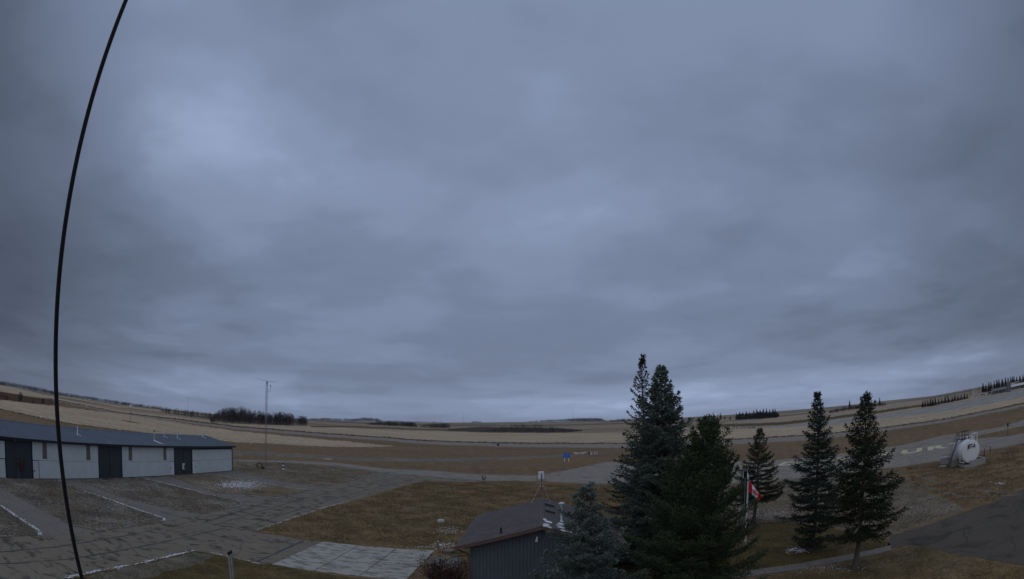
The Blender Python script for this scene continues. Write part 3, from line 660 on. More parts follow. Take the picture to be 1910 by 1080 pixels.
# flue pipes on the roof
for s_, dep, hgt_, r_, dark in ((33.0, -2.6, 1.0, 0.065, 0), (18.3, -1.9, 1.3, 0.045, 1), (13.2, -4.2, 0.8, 0.045, 0), (10.6, -3.6, 1.05, 0.05, 0), (2.2, -4.6, 1.0, 0.05, 0)):
    z = roof_z(dep); q = MB(); q.lathe([(r_ * 2.6, -0.05), (r_ * 1.2, 0.12), (r_, 0.14), (r_, hgt_ - 0.15), (r_ * 1.7, hgt_ - 0.14), (r_ * 1.7, hgt_ - 0.05), (r_ * 0.5, hgt_)], 10, (s_, dep, z)); o = q.build('flue_pipe', 'flue_metal', roof, True)
    if dark: MB().lathe([(0.11, 0), (0.12, 0.12), (0.03, 0.2)], 8, (s_, dep, z + hgt_ - 0.1)).build('flue_cap', 'black_trim', o)
    for k in range(3 if dark else 1):
        q = MB(); w = 0.09; x = s_ - 0.25 + 0.25 * k; y0, y1 = dep + 0.1, dep + (1.9 if dark else 0.6) - 0.25 * k
        q.prism([(x, y0, roof_z(y0)), (x + w, y0, roof_z(y0)), (x + w + .06, y1, roof_z(y1)), (x + .1, y1, roof_z(y1))], (0, 0, 0.055)); tag(q.build('snow_patch', 'snow', roof), kind='stuff')

# ------------------------------------------------------------------ lattice radio mast
mx, my = G(496.5, 874)
mast = thing('radio_mast', 'tall slim lattice radio mast with thin crossbar aerial beside the hangar', 'mast', (mx, my, 0), R(20))
MH, mr = 14.9, 0.2
cor = [(mr * math.cos(R(a)), mr * math.sin(R(a))) for a in (90, 210, 330)]
for c in cor: MB().tube([(c[0], c[1], 0), (c[0], c[1], MH)], 0.026, 6).build('leg', 'mast_steel', mast)
k = 0; z = 0.3
while z < MH:
    q = MB()
    for i in range(3):
        a, b_ = cor[i], cor[(i + 1) % 3]; q.tube([(a[0], a[1], z), (b_[0], b_[1], z)], 0.012, 4); q.tube([(a[0], a[1], z), (b_[0], b_[1], z + 0.42)], 0.009, 4)
    q.build('brace', 'mast_steel', mast); z += 0.42
q = MB(); q.box(-0.45, 0.45, -0.45, 0.45, 0, 0.12); q.build('footing', 'concrete', mast)
q = MB(); q.tube([(0, 0, MH - .5), (0, 0, MH + .35)], 0.06); q.lathe([(0.12, 0), (0.12, 0.3), (0.03, 0.4)], 8, (0, 0, MH)); q.build('rotator', 'black_paint', mast)
q = MB(); q.tube([(-2.0, -0.7, MH + .75), (0, 0, MH + .38), (2.0, .7, MH + .42)], [0.012, 0.03, 0.012], 5); q.build('crossbar_aerial', 'mast_steel', mast)
q = MB(); q.tube([(0.1, 0.0, MH - 1.3), (0.62, 0.2, MH - 1.3), (0.66, 0.21, MH - 1.1), (0.66, 0.21, MH - .4)], 0.025, 6); q.lathe([(0.06, 0), (0.09, .1), (.05, .3)], 8, (0.66, 0.21, MH - .5)); q.build('side_bracket', 'black_paint', mast)
# black hoops of hose at the mast foot
ox, oy = G(484, 874)
hose = thing('hose_coil', 'black coiled hose standing on edge at foot of the lattice mast', 'hose', (ox, oy, 0), R(25))
for a, rr in ((0, 0.5), (0.12, 0.44), (-0.1, 0.46)):
    MB().tube([(rr * math.cos(t_), a, 0.5 + rr * math.sin(t_)) for t_ in np.linspace(0, 2 * math.pi, 20)], 0.05, 6).build('hose_loop', 'rubber', hose)
ox, oy = G(491, 875); bu = thing('black_bundle', 'small black bundle between hose coil and mast', 'bundle', (ox, oy, 0))
MB().lathe([(0.28, 0), (0.33, .15), (.2, .32), (.08, .42)], 9).build('bundle_bag', 'rubber', bu); MB().tube([(0, 0, .38), (.15, .05, .5), (.3, 0, .35)], .03).build('strap', 'rubber', bu)
ox, oy = G(528.5, 876.5)
mk = thing('banded_marker', 'short black and white banded marker post right of the mast', 'marker', (ox, oy, 0))
for i, (z0, z1, c) in enumerate(((0, .35, 'white_paint'), (.35, .65, 'black_paint'), (.65, .95, 'white_paint'), (.95, 1.2, 'black_paint'))):
    MB().lathe([(0.2, z0 + .002), (0.2, z1)], 12).build('band', c, mk)

# ------------------------------------------------------------------ house below, gable end toward the viewer
EV, RG = 2.5, 3.85
ho = thing('house', 'small grey-blue house with brown fascia and dark shingle roof', 'house', (1.65, 31.15, 0), R(-3.0))
HW, HL = 4.85, 11.9                                   # half roof width, roof length; local y runs away
WW = HW - 0.75
sl = (RG - EV) / HW
def hz(x): return RG - sl * abs(x)
m = MB(); m.prism([(-WW, 0.55, 0), (WW, 0.55, 0), (WW, 0.55, hz(WW) - .2), (0, 0.55, RG - .2), (-WW, 0.55, hz(WW) - .2)], (0, HL - 1.1, 0)); m.build('wall', 'siding_house', ho)
m = MB(); xx = -WW + 0.1                               # battens of the gable siding
while xx < WW:
    m.box(xx, xx + 0.04, 0.538, 0.549, 0.1, hz(xx) - 0.22); xx += 0.21
m.build('siding_batten', 'siding_house', ho)
rfo = MB()
for sgn in (-1, 1):
    rfo.prism([(0, 0, RG), (sgn * HW, 0, EV), (sgn * HW, 0, EV - 0.05), (0, 0, RG - 0.05)], (0, HL, 0))
hroof = rfo.build('roof', 'shingle', ho)
# shingle courses: each course a thin overlapping strip with uneven tabs
rnd = random.Random(5)
for sgn in (-1, 1):
    n = 32
    q = MB()
    for i in range(n):
        a = i / n; b_ = (i + 1.12) / n
        x0, x1 = sgn * HW * a, sgn * min(HW * b_, HW + 0.03)
        y = 0.0
        while y < HL - .02:
            w = min(rnd.uniform(0.28, 0.36), HL - y); dz_ = rnd.uniform(0.0, 0.008)
            z0 = hz(x0) + 0.004; z1 = hz(x1) + 0.026 + dz_ * 1.6
            q.add([(x0, y, z0), (x0, y + w - .012, z0), (x1, y + w - .012, z1), (x1, y, z1)], [(0, 1, 2, 3)])
            q.add([(x1, y, z1), (x1, y + w - .012, z1), (x1, y + w - .012, z1 - .02), (x1, y, z1 - .02)], [(0, 1, 2, 3)])
            y += w
    tag(q.build('shingle_courses', 'shingle', hroof), kind='stuff')
for sgn in (-1, 1):
    for y in (-0.03, HL):
        q = MB(); q.prism([(0, y, RG - .004), (sgn * (HW + .03), y, EV - .004), (sgn * (HW + .03), y, EV - .2), (0, y, RG - .2)], (0, 0.03, 0)); q.build('fascia', 'brown_fascia', hroof)
    q = MB(); x = sgn * HW; q.box(min(x, x + sgn * .1), max(x, x + sgn * .1), 0, HL, EV - .14, EV - .02); q.build('gutter', 'brown_fascia', hroof)
    q = MB(); q.prism([(sgn * WW, 0.0, EV - .06), (sgn * HW, 0.0, EV - .06), (sgn * HW, 0, EV - .09), (sgn * WW, 0, EV - .09)], (0, HL, 0)); q.build('soffit', 'brown_fascia', hroof)
q = MB(); q.prism([(-.16, 0, RG - .02), (0, 0, RG + .035), (.16, 0, RG - .02)], (0, HL, 0)); q.build('ridge_cap', 'shingle', hroof)
q = MB(); q.tube([(-HW - .05, 0.1, EV - .12), (-WW - .08, 0.5, EV - .55), (-WW - .06, 0.5, 0.1)], 0.06, 6); q.build('downpipe', 'brown_fascia', ho)
def on_roof(x): return hz(x)
q = MB(); q.lathe([(.1, -.05), (.06, .08), (.055, .4)], 10, (-2.35, .95, hz(-2.35))); q.build('vent_pipe', 'black_paint', hroof)
for y in (5.6, 8.6):
    q = MB(); z = hz(.45); q.prism([(.22, y, hz(.22)), (.85, y, hz(.85)), (.85, y, hz(.85) + .17), (.22, y, hz(.22) + .2)], (0, .5, 0)); q.build('roof_vent', 'dark_steel', hroof)
q = MB(); q.lathe([(.17, -.05), (.1, .1), (.085, .15), (.085, 1.12), (.2, 1.14), (.21, 1.22), (.06, 1.3)], 14, (1.2, 3.2, hz(1.2))); q.build('chimney_flue', 'flue_metal', hroof, True)
for i in range(16):
    x0 = rnd.uniform(.15, 2.2); y0 = rnd.uniform(.05, 2.6) if i > 3 else rnd.uniform(.02, .3); L, W_ = rnd.uniform(.25, .7), rnd.uniform(.15, .35)
    q = MB(); pts = []
    for k in range(8):
        a = k / 8 * 2 * math.pi; rr = rnd.uniform(.7, 1.1); xx, yy = x0 + L / 2 * math.cos(a) * rr, y0 + W_ * math.sin(a) * rr; xx = max(xx, .05); pts.append((xx, max(yy, 0.0), hz(xx) + .018))
    q.prism(pts, (0, 0, .035)); tag(q.build('snow_patch', 'snow', hroof), kind='stuff')
q = MB(); q.box(-.3, -.22, 0.44, 0.55, RG - 1.05, RG - .72); q.tube([(-.26, .4, RG - .75), (-.34, .3, RG - 1.0)], .05, 8); q.build('gable_lamp', 'white_paint', ho)
MB().box(.8, 1.15, .45, .55, .9, 1.3).build('utility_box', 'white_paint', ho); MB().tube([(1.55, .5, .9), (1.55, .5, 1.6)], .03).build('utility_pipe', 'white_paint', ho)
# aerial tripod on the far ridge
ry = 11.2
tx_, ty_ = 1.65 + ry * math.sin(R(3)), 31.15 + ry * math.cos(R(3))
an = thing('roof_aerial', 'white panel aerial on a thin tripod above the house roof ridge', 'aerial', (tx_, ty_, RG + .03), R(-3))
q = MB(); q.tube([(0, 0, .75), (-.04, 0, 2.05)], .03, 6); q.build('mast', 'black_paint', an)
for dx, dy in ((-.75, 0), (.6, -.25), (.05, .45)):
    q = MB(); q.tube([(-.01, 0, 1.4), (dx, dy, -sl * abs(dx) - .0)], .022, 6); q.box(dx - .07, dx + .07, dy - .05, dy + .05, -sl * abs(dx) - .04, -sl * abs(dx) + .02); q.build('leg', 'galvanised', an)
q = MB(); q.tube([(-.18, 0, 1.02), (.2, -.06, 1.02)], .015, 5); q.build('cross_brace', 'galvanised', an)
q = MB(); bm_ = bmesh.new(); bmesh.ops.create_cube(bm_, size=1.0); bmesh.ops.scale(bm_, vec=(.44, .1, .62), verts=bm_.verts); bmesh.ops.bevel(bm_, geom=bm_.edges[:], offset=.035, segments=2, affect='EDGES')
me = bpy.data.meshes.new('panel'); bm_.to_mesh(me); bm_.free(); me.materials.append(MATS['white_paint']); link('panel', me, an, (-.06, .1, 1.9))

# handrail by the house step
ox, oy = G(852, 1062)
hr = thing('handrail', 'black metal handrail beside the house wall', 'railing', (ox, oy, 0), R(-3))
for x in (-.9, .1): MB().tube([(x, 0, 0), (x, 0, .6 if x < 0 else 1.0)], .025).build('post', 'black_paint', hr)
MB().tube([(-1.1, 0, .45), (.1, 0, 1.0), (.95, 0, 1.0)], .028).build('top_rail', 'black_paint', hr)
MB().tube([(-.9, 0, .2), (.1, 0, .5), (.95, 0, .5)], .02).build('mid_rail', 'black_paint', hr)

# ------------------------------------------------------------------ steel post at the bottom edge
d = ray(428, 1026); D = 19.0; t_ = D / math.hypot(d[0], d[1]); bx, by = d[0] * t_, d[1] * t_; ph = CAM_H + d[2] * t_
po = thing('steel_post', 'galvanised double pipe post at the bottom edge of the grass', 'post', (bx, by, 0), R(30))
for dx, hh in ((-.042, ph - .06), (.045, ph)):
    MB().lathe([(.042, 0), (.04, hh - .12)], 12, (dx, 0, 0)).build('pipe', 'galvanised', po, True)
    MB().lathe([(.05, hh - .12), (.05, hh - .02), (.03, hh)], 12, (dx, 0, 0)).build('pipe_cap', 'black_paint', po)

# ------------------------------------------------------------------ guy cable crossing the view close to the lens
def at_d(x, y, D): d = Vector(ray(x, y)); return Vector((0, 0, CAM_H)) + d * D
c0, c1_ = at_d(235, 0, 2.05), at_d(153, 1080, 2.25)
dr_ = (c1_ - c0).normalized(); pts = [c0 - dr_ * 9.0, c0 - dr_ * 3]
n = 14
for i in range(n + 1): pts.append(c0.lerp(c1_, i / n))
tg = c1_ + dr_ * ((c1_.z) / -dr_.z); pts.append(c1_.lerp(tg, .3)); pts.append(tg)
o = MB().tube(pts, 0.0088, 10).build('guy_cable', 'cable_black', None, True)
tag(o, 'thick black cable running down the left side close to the lens', 'cable')

# ------------------------------------------------------------------ flagpole and flag
fx, fy = G(1390, 1012); FH = 5.25
fp = thing('flagpole', 'slim white flagpole standing on the lawn in front of a spruce', 'flagpole', (fx, fy, 0))
lean = Vector((0.03, 0, 0))
MB().tube([(0, 0, 0), (.0, 0, FH * .5), (.02, 0, FH)], [.075, .065, .05], 12).build('shaft', 'white_paint', fp, True)
MB().lathe([(.16, 0), (.16, .06), (.08, .1)], 12).build('base_collar', 'concrete', fp)
MB().lathe([(.05, 0), (.055, .04), (.01, .08)], 10, (.02, 0, FH)).build('cap', 'galvanised', fp)
MB().box(-.1, -.06, -.08, .02, 1.0, 1.2).build('cleat', 'dark_steel', fp)
for z in (FH - .45,): MB().lathe([(.075, 0), (.08, .04), (.075, .09)], 10, (.012, 0, z)).build('halyard_ring', 'black_paint', fp)
MB().tube([(.07, -.02, 1.1), (.085, -.02, FH - .1)], .008, 4).build('halyard', 'dark_steel', fp)
leaf = [(0, 1), (.09, .83), (.2, .9), (.16, .55), (.33, .73), (.37, .62), (.58, .66), (.52, .48), (.6, .4), (.3, .15), (.34, .03), (.04, .08), (.055, -.3)]
leaf = leaf + [(-x, y) for x, y in leaf[::-1][:-1]]
def inside(x, y, poly):
    c = False; j = len(poly) - 1
    for i in range(len(poly)):
        xi, yi = poly[i]; xj, yj = poly[j]
        if (yi > y) != (yj > y) and x < (xj - xi) * (y - yi) / (yj - yi) + xi: c = not c
        j = i
    return c
NU, NV, FL, FHT = 96, 48, 1.75, .88
vsf = []
for i in range(NU + 1):
    u = i / NU
    for j in range(NV + 1):
        v_ = j / NV
        # limp cloth: hoist on the pole, fly end hanging down, gathered in soft folds
        drop = R(14 + 58 * min(1, u * 1.6)); s_ = u * FL
        x = s_ * math.cos(R(55)) * (.95 + .1 * v_) + (1 - v_) * .12 * math.sin(u * 3)
        z = -s_ * math.sin(R(58)) * (1.0 - .10 * (1 - v_)) * (1 - .08 * u) - (1 - v_) * FHT * (1 - .45 * u)
        x += -(1 - v_) * .26 * u
        y = .11 * math.sin(v_ * 6.0 + u * 5.0) * (.15 + u) + .05 * math.sin(u * 14 + v_ * 3) * u
        vsf.append((x, y, z))
fsf = []; mif = []
for i in range(NU):
    for j in range(NV):
        k = i * (NV + 1) + j; fsf.append((k, k + NV + 1, k + NV + 2, k + 1))
        u, v_ = (i + .5) / NU, (j + .5) / NV
        red = u < .25 or u > .75 or inside((u - .5) * 2 / .82, (v_ - .5) * 1.95 + .33, leaf)
        mif.append(0 if red else 1)
me = bpy.data.meshes.new('flag'); me.from_pydata(vsf, [], fsf); me.materials.append(MATS['flag_red']); me.materials.append(MATS['flag_white']); me.polygons.foreach_set('material_index', mif); me.polygons.foreach_set('use_smooth', [True] * len(fsf))
o = link('flag', me, None, (fx + .09, fy - .02, FH - .42)); o.rotation_euler = (0, 0, R(-22))
md_ = o.modifiers.new('thickness', 'SOLIDIFY'); md_.thickness = 0.004
tag(o, 'red and white maple leaf flag drooping from the flagpole', 'flag')
# pole lantern behind the flagpole
D = 43.5; d = ray(1390, 890); k = D / math.hypot(d[0], d[1]); lx, ly = d[0] * k, d[1] * k; lz = CAM_H + d[2] * k
la = thing('lantern_post', 'dark lantern on a post with white frame behind the flagpole top', 'lamp', (lx, ly, 0), R(-25))
MB().tube([(0, 0, 0), (0, 0, lz - .05)], .035, 8).build('post', 'mast_steel', la)
MB().box(-.14, .14, -.14, .14, lz, lz + .5).build('lantern_glass', 'dark_glass', la)
q = MB()
for sx in (-.19, .15): q.box(sx, sx + .05, -.2, -.15, lz - .05, lz + .55)
q.box(-.14, .15, -.2, -.15, lz + .5, lz + .55); q.build('lantern_frame', 'white_paint', la)
MB().prism([(-.28, -.28, lz + .56), (.28, -.28, lz + .56), (.28, .28, lz + .56), (-.28, .28, lz + .56)], (0, 0, .07)).build('lantern_roof', 'dark_steel', la)

# ------------------------------------------------------------------ jet fuel tank (local -y is the face, +y runs back)
d = ray(1811, 842); D = 69.0; k = D / math.hypot(d[0], d[1]); cx_, cy_ = d[0] * k, d[1] * k; zc = CAM_H + d[2] * k
TR, TL = 1.36, 4.3
AX = R(48.9 - 20)
tk = thing('fuel_tank', 'white horizontal jet fuel tank on concrete base with ladder and platform', 'fuel tank', (cx_, cy_, 0), -AX)
def ring(y, r): return [(r * math.cos(a), y, zc + r * math.sin(a)) for a in np.linspace(0, 2 * math.pi, 40, endpoint=False)]
prof = [(-.05, TR * .55), (-.03, TR * .9), (0, TR * .975), (.05, TR), (TL - .05, TR), (TL, TR * .97), (TL + .06, TR * .6)]
q = MB(); vs_ = []; fs_ = []
for y, r in prof: vs_ += ring(y, r)
for i in range(len(prof) - 1):
    for k in range(40): a = i * 40 + k; b_ = i * 40 + (k + 1) % 40; fs_.append((a, b_, b_ + 40, a + 40))
fs_.append(tuple(range(40))); fs_.append(tuple(range((len(prof) - 1) * 40, len(prof) * 40)))
q.add(vs_, fs_); tb = q.build('tank_shell', 'white_paint', tk, True)
for y in (.04, TL * .36, TL * .7):
    q = MB(); r1, r2 = ring(y, TR + .012), ring(y + .05, TR + .012); q.add(r1 + r2, [(k, (k + 1) % 40, 40 + (k + 1) % 40, 40 + k) for k in range(40)]); q.build('weld_band', 'white_board', tb)
me = text_mesh('JET-A', .62, .03, .004); me.materials.clear(); me.materials.append(MATS['black_paint'])
for vtx in me.vertices: vtx.co.x *= .8
o = link('tank_lettering', me, tb, (0.05, -.075, zc + .42)); o.rotation_euler = (R(90), 0, 0)
z0 = zc - TR
for y in (.5, TL - .7):
    q = MB(); q.prism([(-1.05, y, .55), (1.05, y, .55), (.98, y, zc - .65), (-.98, y, zc - .65)], (0, .22, 0)); q.build('saddle', 'concrete_block', tk)
q = MB(); q.box(-1.0, 2.1, -.55, TL + .5, 0.0, .3); q.build('base_slab', 'concrete_block', tk)
q = MB(); q.box(-.3, 2.1, -.55, -.3, .302, .78); q.box(1.85, 2.1, -.298, TL + .5, .302, .78); q.box(-1.0, 1.848, TL + .25, TL + .5, .302, .78); q.build('containment_wall', 'concrete_block', tk)
# ladder and platform on the left side
zt = zc + TR; lxx = -TR - .25
def lad(x, z): return (x, .35, z)
LY = 2.15; X0, X1 = -TR - 1.25, -TR * .88
for dx in (0, .5):
    MB().tube([(X0, LY + .1 + dx, 0.05), (X1, LY + .1 + dx, zt + .05)], .06, 6).build('ladder_rail', 'black_paint', tk)
for i in range(12):
    f = (i + .7) / 12.5; x = X0 + (X1 - X0) * f; z = .05 + zt * f
    MB().box(x - .1, x + .1, LY + .14, LY + .56, z - .025, z + .025).build('rung', 'mast_steel', tk)
for dy in (0.02, .68):
    MB().tube([(X0, LY + dy, .95), (X1, LY + dy, zt + .95), (X1, LY + dy, zt + .05)], .03, 5).build('ladder_handrail', 'black_paint', tk)
MB().box(X1, .45, LY - .1, LY + .85, zt + .02, zt + .1).build('platform', 'black_paint', tk)
for x in (X1 + .05, -.75, -.3, .1, .42):
    for y in (LY - .06, LY + .8):
        if y < LY and x < -1: continue
        MB().tube([(x, y, zt + .1), (x, y, zt + 1.0)], .03, 5).build('railing_post', 'black_paint', tk)
for z in (.52, .98):
    MB().tube([(X1 + .05, LY + .8, zt + z), (.42, LY + .8, zt + z)], .026, 5).build('railing_bar', 'black_paint', tk); MB().tube([(-.75, LY - .06, zt + z), (.42, LY - .06, zt + z)], .026, 5).build('railing_bar', 'black_paint', tk)
MB().lathe([(.09, 0), (.09, .35), (.15, .37), (.15, .48), (.05, .55)], 10, (.05, .6, zt)).build('vent_cap', 'flue_metal', tk)
MB().lathe([(.07, 0), (.07, .3), (.1, .32), (.04, .4)], 10, (-.35, .75, zt + .05)).build('gauge_cap', 'white_paint', tk)
MB().lathe([(.12, -.05), (.12, .3), (.06, .34)], 10, (.32, .25, zt)).build('filler_neck', 'white_paint', tk)
MB().tube([(.42, .9, zt - .2), (.42, .9, zt + .5), (.47, .9, zt + .6), (1.2, 1.0, zt + .62), (1.28, 1.0, zt + .5), (1.28, 1.0, zt - .9)], .055, 8).build('vent_hoop', 'white_paint', tk, True)
MB().tube([(.85, .95, zt - .2), (.85, .95, zt + .6)], .03, 6).build('hoop_stay', 'white_paint', tk)
MB().tube([(-TR - .02, .6, zc + .3), (-TR - .05, .6, .7), (-.9, .1, .6)], .05, 8).build('fill_pipe', 'white_paint', tk)
def tpt(x, y): c_, s_ = math.cos(-AX), math.sin(-AX); return (cx_ + c_ * x - s_ * y, cy_ + s_ * x + c_ * y)
for px_, nm in (((1762, 866), 'leftmost'), ((1781, 870), 'right')):
    ox, oy = G(*px_)
    o = MB().prism([(-.62, -.4, 0), (.62, -.4, 0), (.55, .4, 0), (-.55, .4, 0)], (0, 0, .95)).build('concrete_block', 'concrete_block', None); o.location = (ox, oy, 0); o.rotation_euler = (0, 0, -AX + R(8 if nm == 'right' else -6))
    bv = o.modifiers.new('bevel', 'BEVEL'); bv.width = .05
    tag(o, 'grey concrete block left of the tank ladder foot' if nm == 'leftmost' else 'grey concrete block right of the tank ladder foot', 'concrete block', 'concrete blocks by the fuel tank')
ox, oy = G(1758, 871); q = MB().prism([(-.5, -.15, 0), (.5, -.15, 0), (.55, .12, 0), (-.45, .18, 0)], (0, 0, .16)); o = q.build('white_board', 'white_board', None); o.location = (ox, oy, 0); o.rotation_euler = (0, 0, -R(40)); tag(o, 'small white board lying left of the concrete blocks', 'board')
for i, px_ in enumerate(((1836, 851), (1847, 846))):
    ox, oy = G(*px_); q = MB().lathe([(.07, 0), (.07, .95), (.03, 1.0)], 10); o = q.build('bollard', 'dark_steel', None, True); o.location = (ox, oy, 0)
    tag(o, 'thin dark bollard just behind the tank base' if i == 0 else 'thin dark bollard farther right beyond the tank base', 'bollard', 'bollards behind the fuel tank')
ox, oy = G(1879.5, 812); sp_ = thing('sign_post', 'thin dark post with small plate beyond the apron right of the tank', 'sign', (ox, oy, 0), R(-50))
MB().tube([(0, 0, 0), (0, 0, 2.0)], .05, 6).build('post', 'dark_steel', sp_); MB().box(-.2, .2, -.05, -.02, 1.5, 2.05).build('plate', 'dark_steel', sp_)

# ------------------------------------------------------------------ airfield signs and markers
ox, oy = G(1057, 862)
bs = thing('blue_sign', 'blue information board with white symbols on two white posts', 'sign', (ox, oy, 0), R(-5))
for x in (-.5, .5): MB().box(x - .06, x + .06, 0, .1, 0, 1.1).build('post', 'white_paint', bs)
MB().box(-.85, .85, -.06, -.001, 1.1, 2.3).build('board', 'sign_blue', bs)
q = MB(); q.box(.3, .6, -.06, 0, 2.301, 2.42); q.build('board_tab', 'sign_blue', bs)
for x, z, w, h in ((-.5, 2.08, .22, .12), (-.5, 1.82, .22, .12), (-.5, 1.56, .22, .12), (-.5, 1.25, .22, .12), (-.12, 1.25, .2, .1), (.12, 1.95, .18, .12), (.38, 2.1, .3, .09), (-.05, 1.72, .2, .1), (.35, 1.72, .28, .1), (.1, 1.5, .16, .1)):
    MB().box(x - w * .3, x + w * .3, -.068, -.061, z - h * .28, z + h * .28).build('symbol', 'white_paint', bs)
ox, oy = G(902.5, 898)
ts = thing('taxiway_sign', 'small black and white board on a stub post beside the taxiway', 'sign', (ox, oy, 0), R(4))
MB().box(-.05, .05, 0, .08, 0, .35).build('post', 'dark_steel', ts); MB().box(-.28, .3, -.05, -.001, .32, 1.05).build('board', 'black_paint', ts)
for x, z, w, h in ((-.04, .68, .14, .24), (.16, .85, .12, .18), (.18, .52, .1, .12), (-.0, .98, .4, .06)): MB().box(x - w / 2, x + w / 2, -.057, -.051, z - h / 2, z + h / 2).build('symbol', 'white_paint', ts)
ox, oy = G(1106.5, 850.5)
ns = thing('runway_board', 'low white board with black ring and red end beyond the blue sign', 'sign', (ox, oy, 0), R(-8))
for x0, x1, mt in ((-1.35, -.95, 'rust_red'), (-.95, .55, 'white_board'), (.55, 1.25, 'white_board')): MB().box(x0, x1, -.05, 0, .35, 1.25).build('panel', mt, ns)
for x in (-1.1, .1, 1.1): MB().box(x - .06, x + .06, .002, .08, 0, .9).build('post', 'black_paint', ns)
rg_o = [(.26 * math.cos(a), .42 * math.sin(a)) for a in np.linspace(0, 2 * math.pi, 20, endpoint=False)]
q = MB(); q.add([(x, -.056, .8 + z) for x, z in rg_o] + [(x * .5, -.056, .8 + z * .55) for x, z in rg_o], [(k, (k + 1) % 20, 20 + (k + 1) % 20, 20 + k) for k in range(20)]); q.build('ring_mark', 'black_paint', ns)
MB().box(.7, 1.1, -.056, -.051, .45, .7).build('dark_mark', 'sign_blue', ns)
for i, (p0, p1, nm) in enumerate((((1072, 845), (1077, 847), 'left'), ((1080, 845.5), (1086, 846.2), 'middle'), ((1086.5, 845.5), (1093, 843.8), 'right'))):
    a, b_ = Vector(G(*p0)), Vector(G(*p1)); dd = (b_ - a); L = dd.length
    q = MB().prism([(0, -.5, 0), (L, -.6, 0), (L, .5, 0), (0, .6, 0)], (0, 0, .18)); o = q.build('ground_marker', 'white_board', None); o.location = (a.x, a.y, 0.0); o.rotation_euler = (0, 0, math.atan2(dd.y, dd.x))
    tag(o, '%s white marker board lying on the grass beyond the blue sign' % nm, 'marker', 'white ground markers')
ox, oy, oz = GT(929, 831.5); o = MB().lathe([(.5, 0), (.55, .5), (.3, .9), (.1, 1.1)], 10).build('runway_light', 'black_paint', None); o.location = (ox, oy, oz); tag(o, 'dark squat light on the near runway edge', 'runway light')
ox, oy = G(611, 857); q = MB().prism([(-1, -.35, 0), (1, -.35, 0), (1, .35, 0), (-1, .35, 0)], (0, 0, .2)); o = q.build('ground_marker', 'white_board', None); o.location = (ox, oy, 0); tag(o, 'lone white marker board on the brown grass right of the mast', 'marker', 'white ground markers')
ox, oy = G(822.5, 975); q = MB(); q.lathe([(.3, 0), (.34, .12), (.26, .3), (.1, .34)], 9); o = q.build('pale_stone', 'stone_pale', None); o.location = (ox, oy, .03); o.scale = (1.1, .8, 1); o.rotation_euler = (0, 0, .4); tag(o, 'pale square stone lying in the brown lawn', 'stone')
ox, oy = G(838, 1031); q = MB(); q.lathe([(.42, 0), (.45, .18), (.3, .24)], 12); o = q.build('well_cover', 'concrete', None); o.location = (ox, oy, 0.03); tag(o, 'round grey cover at the corner of the concrete pad', 'cover')
# windsock-like pole in the left field
ox, oy, oz = GT(243.5, 786.5); wp = thing('field_pole', 'thin pole with white head standing in the left stubble field', 'pole', (ox, oy, oz))
hh = math.hypot(ox, oy) * .0265
MB().tube([(0, 0, 0), (0, 0, hh)], .09, 6).build('shaft', 'mast_steel', wp); MB().lathe([(.2, 0), (.5, .4), (.5, 1.0), (.2, 1.2)], 10, (0, 0, hh - .6)).build('head', 'white_paint', wp)
pt = MB(); pts = []
for k in range(14):
    a = k / 14 * 2 * math.pi; pts.append((5.5 * math.cos(a) * random.Random(k).uniform(.8, 1.1), 2.6 * math.sin(a), 0))
pt.prism(pts, (0, 0, .06)); o = pt.build('bare_soil', 'ploughed', None); o.location = (ox + .5, oy - 1, oz); tag(o, kind='structure')

# ------------------------------------------------------------------ wind-packed snow along the pavement edges and in the grass
def snow_strip(pts, w, label, seed, z=.045, dens=1.0, name='snow_ridge'):
    rnd = random.Random(seed); a = [Vector(G(*p)) for p in pts]; m = MB(); carry = 0
    for i in range(len(a) - 1):
        L = (a[i + 1] - a[i]).length; n = max(1, int(L / .03))
        d = (a[i + 1] - a[i]).normalized(); nr = Vector((-d.y, d.x))
        for k in range(n):
            if rnd.random() > dens * (.62 + .4 * math.sin(k * .09 + i * 2)): continue
            c = a[i].lerp(a[i + 1], (k + rnd.random()) / n) + nr * rnd.gauss(0, w * .35)
            r = w * rnd.uniform(.1, .34); h = rnd.uniform(.005, .02)
            ring_ = [(c.x + d.x * r * 1.3 * math.cos(q) + nr.x * r * .7 * math.sin(q) * rnd.uniform(.7, 1.2), c.y + d.y * r * 1.3 * math.cos(q) + nr.y * r * .7 * math.sin(q), z - .005) for q in (0, 1.05, 2.1, 3.14, 4.2, 5.24)]
            m.add(ring_ + [(c.x, c.y, z + h)], [(q, (q + 1) % 6, 6) for q in range(6)])
    tag(m.build(name, 'snow'), label, 'snow', 'snow along the pavement edges', 'stuff')
snow_strip([(0, 943), (40, 970), (72, 990), (74, 999)], .28, 'snow edge along the leftmost hangar drive', 1, dens=1.3)
snow_strip([(110, 895.5), (145, 912), (210, 934), (260, 952), (307, 968), (304, 973)], .24, 'snow edge along the drive of the second bay', 2, dens=1.3)
snow_strip([(267, 892), (330, 907), (400, 925), (447, 935)], .18, 'snow edge along the drive of the third bay', 3, dens=1.1)
snow_strip([(402, 885), (470, 898), (520, 907), (575, 914)], .2, 'snow edge along the drive beside the hangar end', 4, dens=.9)
snow_strip([(476, 990), (500, 982), (541, 968), (602, 948), (650, 935)], .18, 'broken snow along the lower taxiway edge', 5, .035, .55)
snow_strip([(123, 1079), (180, 1066), (253, 1053), (320, 1037), (361, 1028)], .22, 'snow edge along the bottom gravel verge', 6, dens=1.2)
snow_strip([(392, 1031), (422, 1038), (455, 1045), (483, 1052)], .13, 'short snow edge by the steel post', 7, dens=.8)
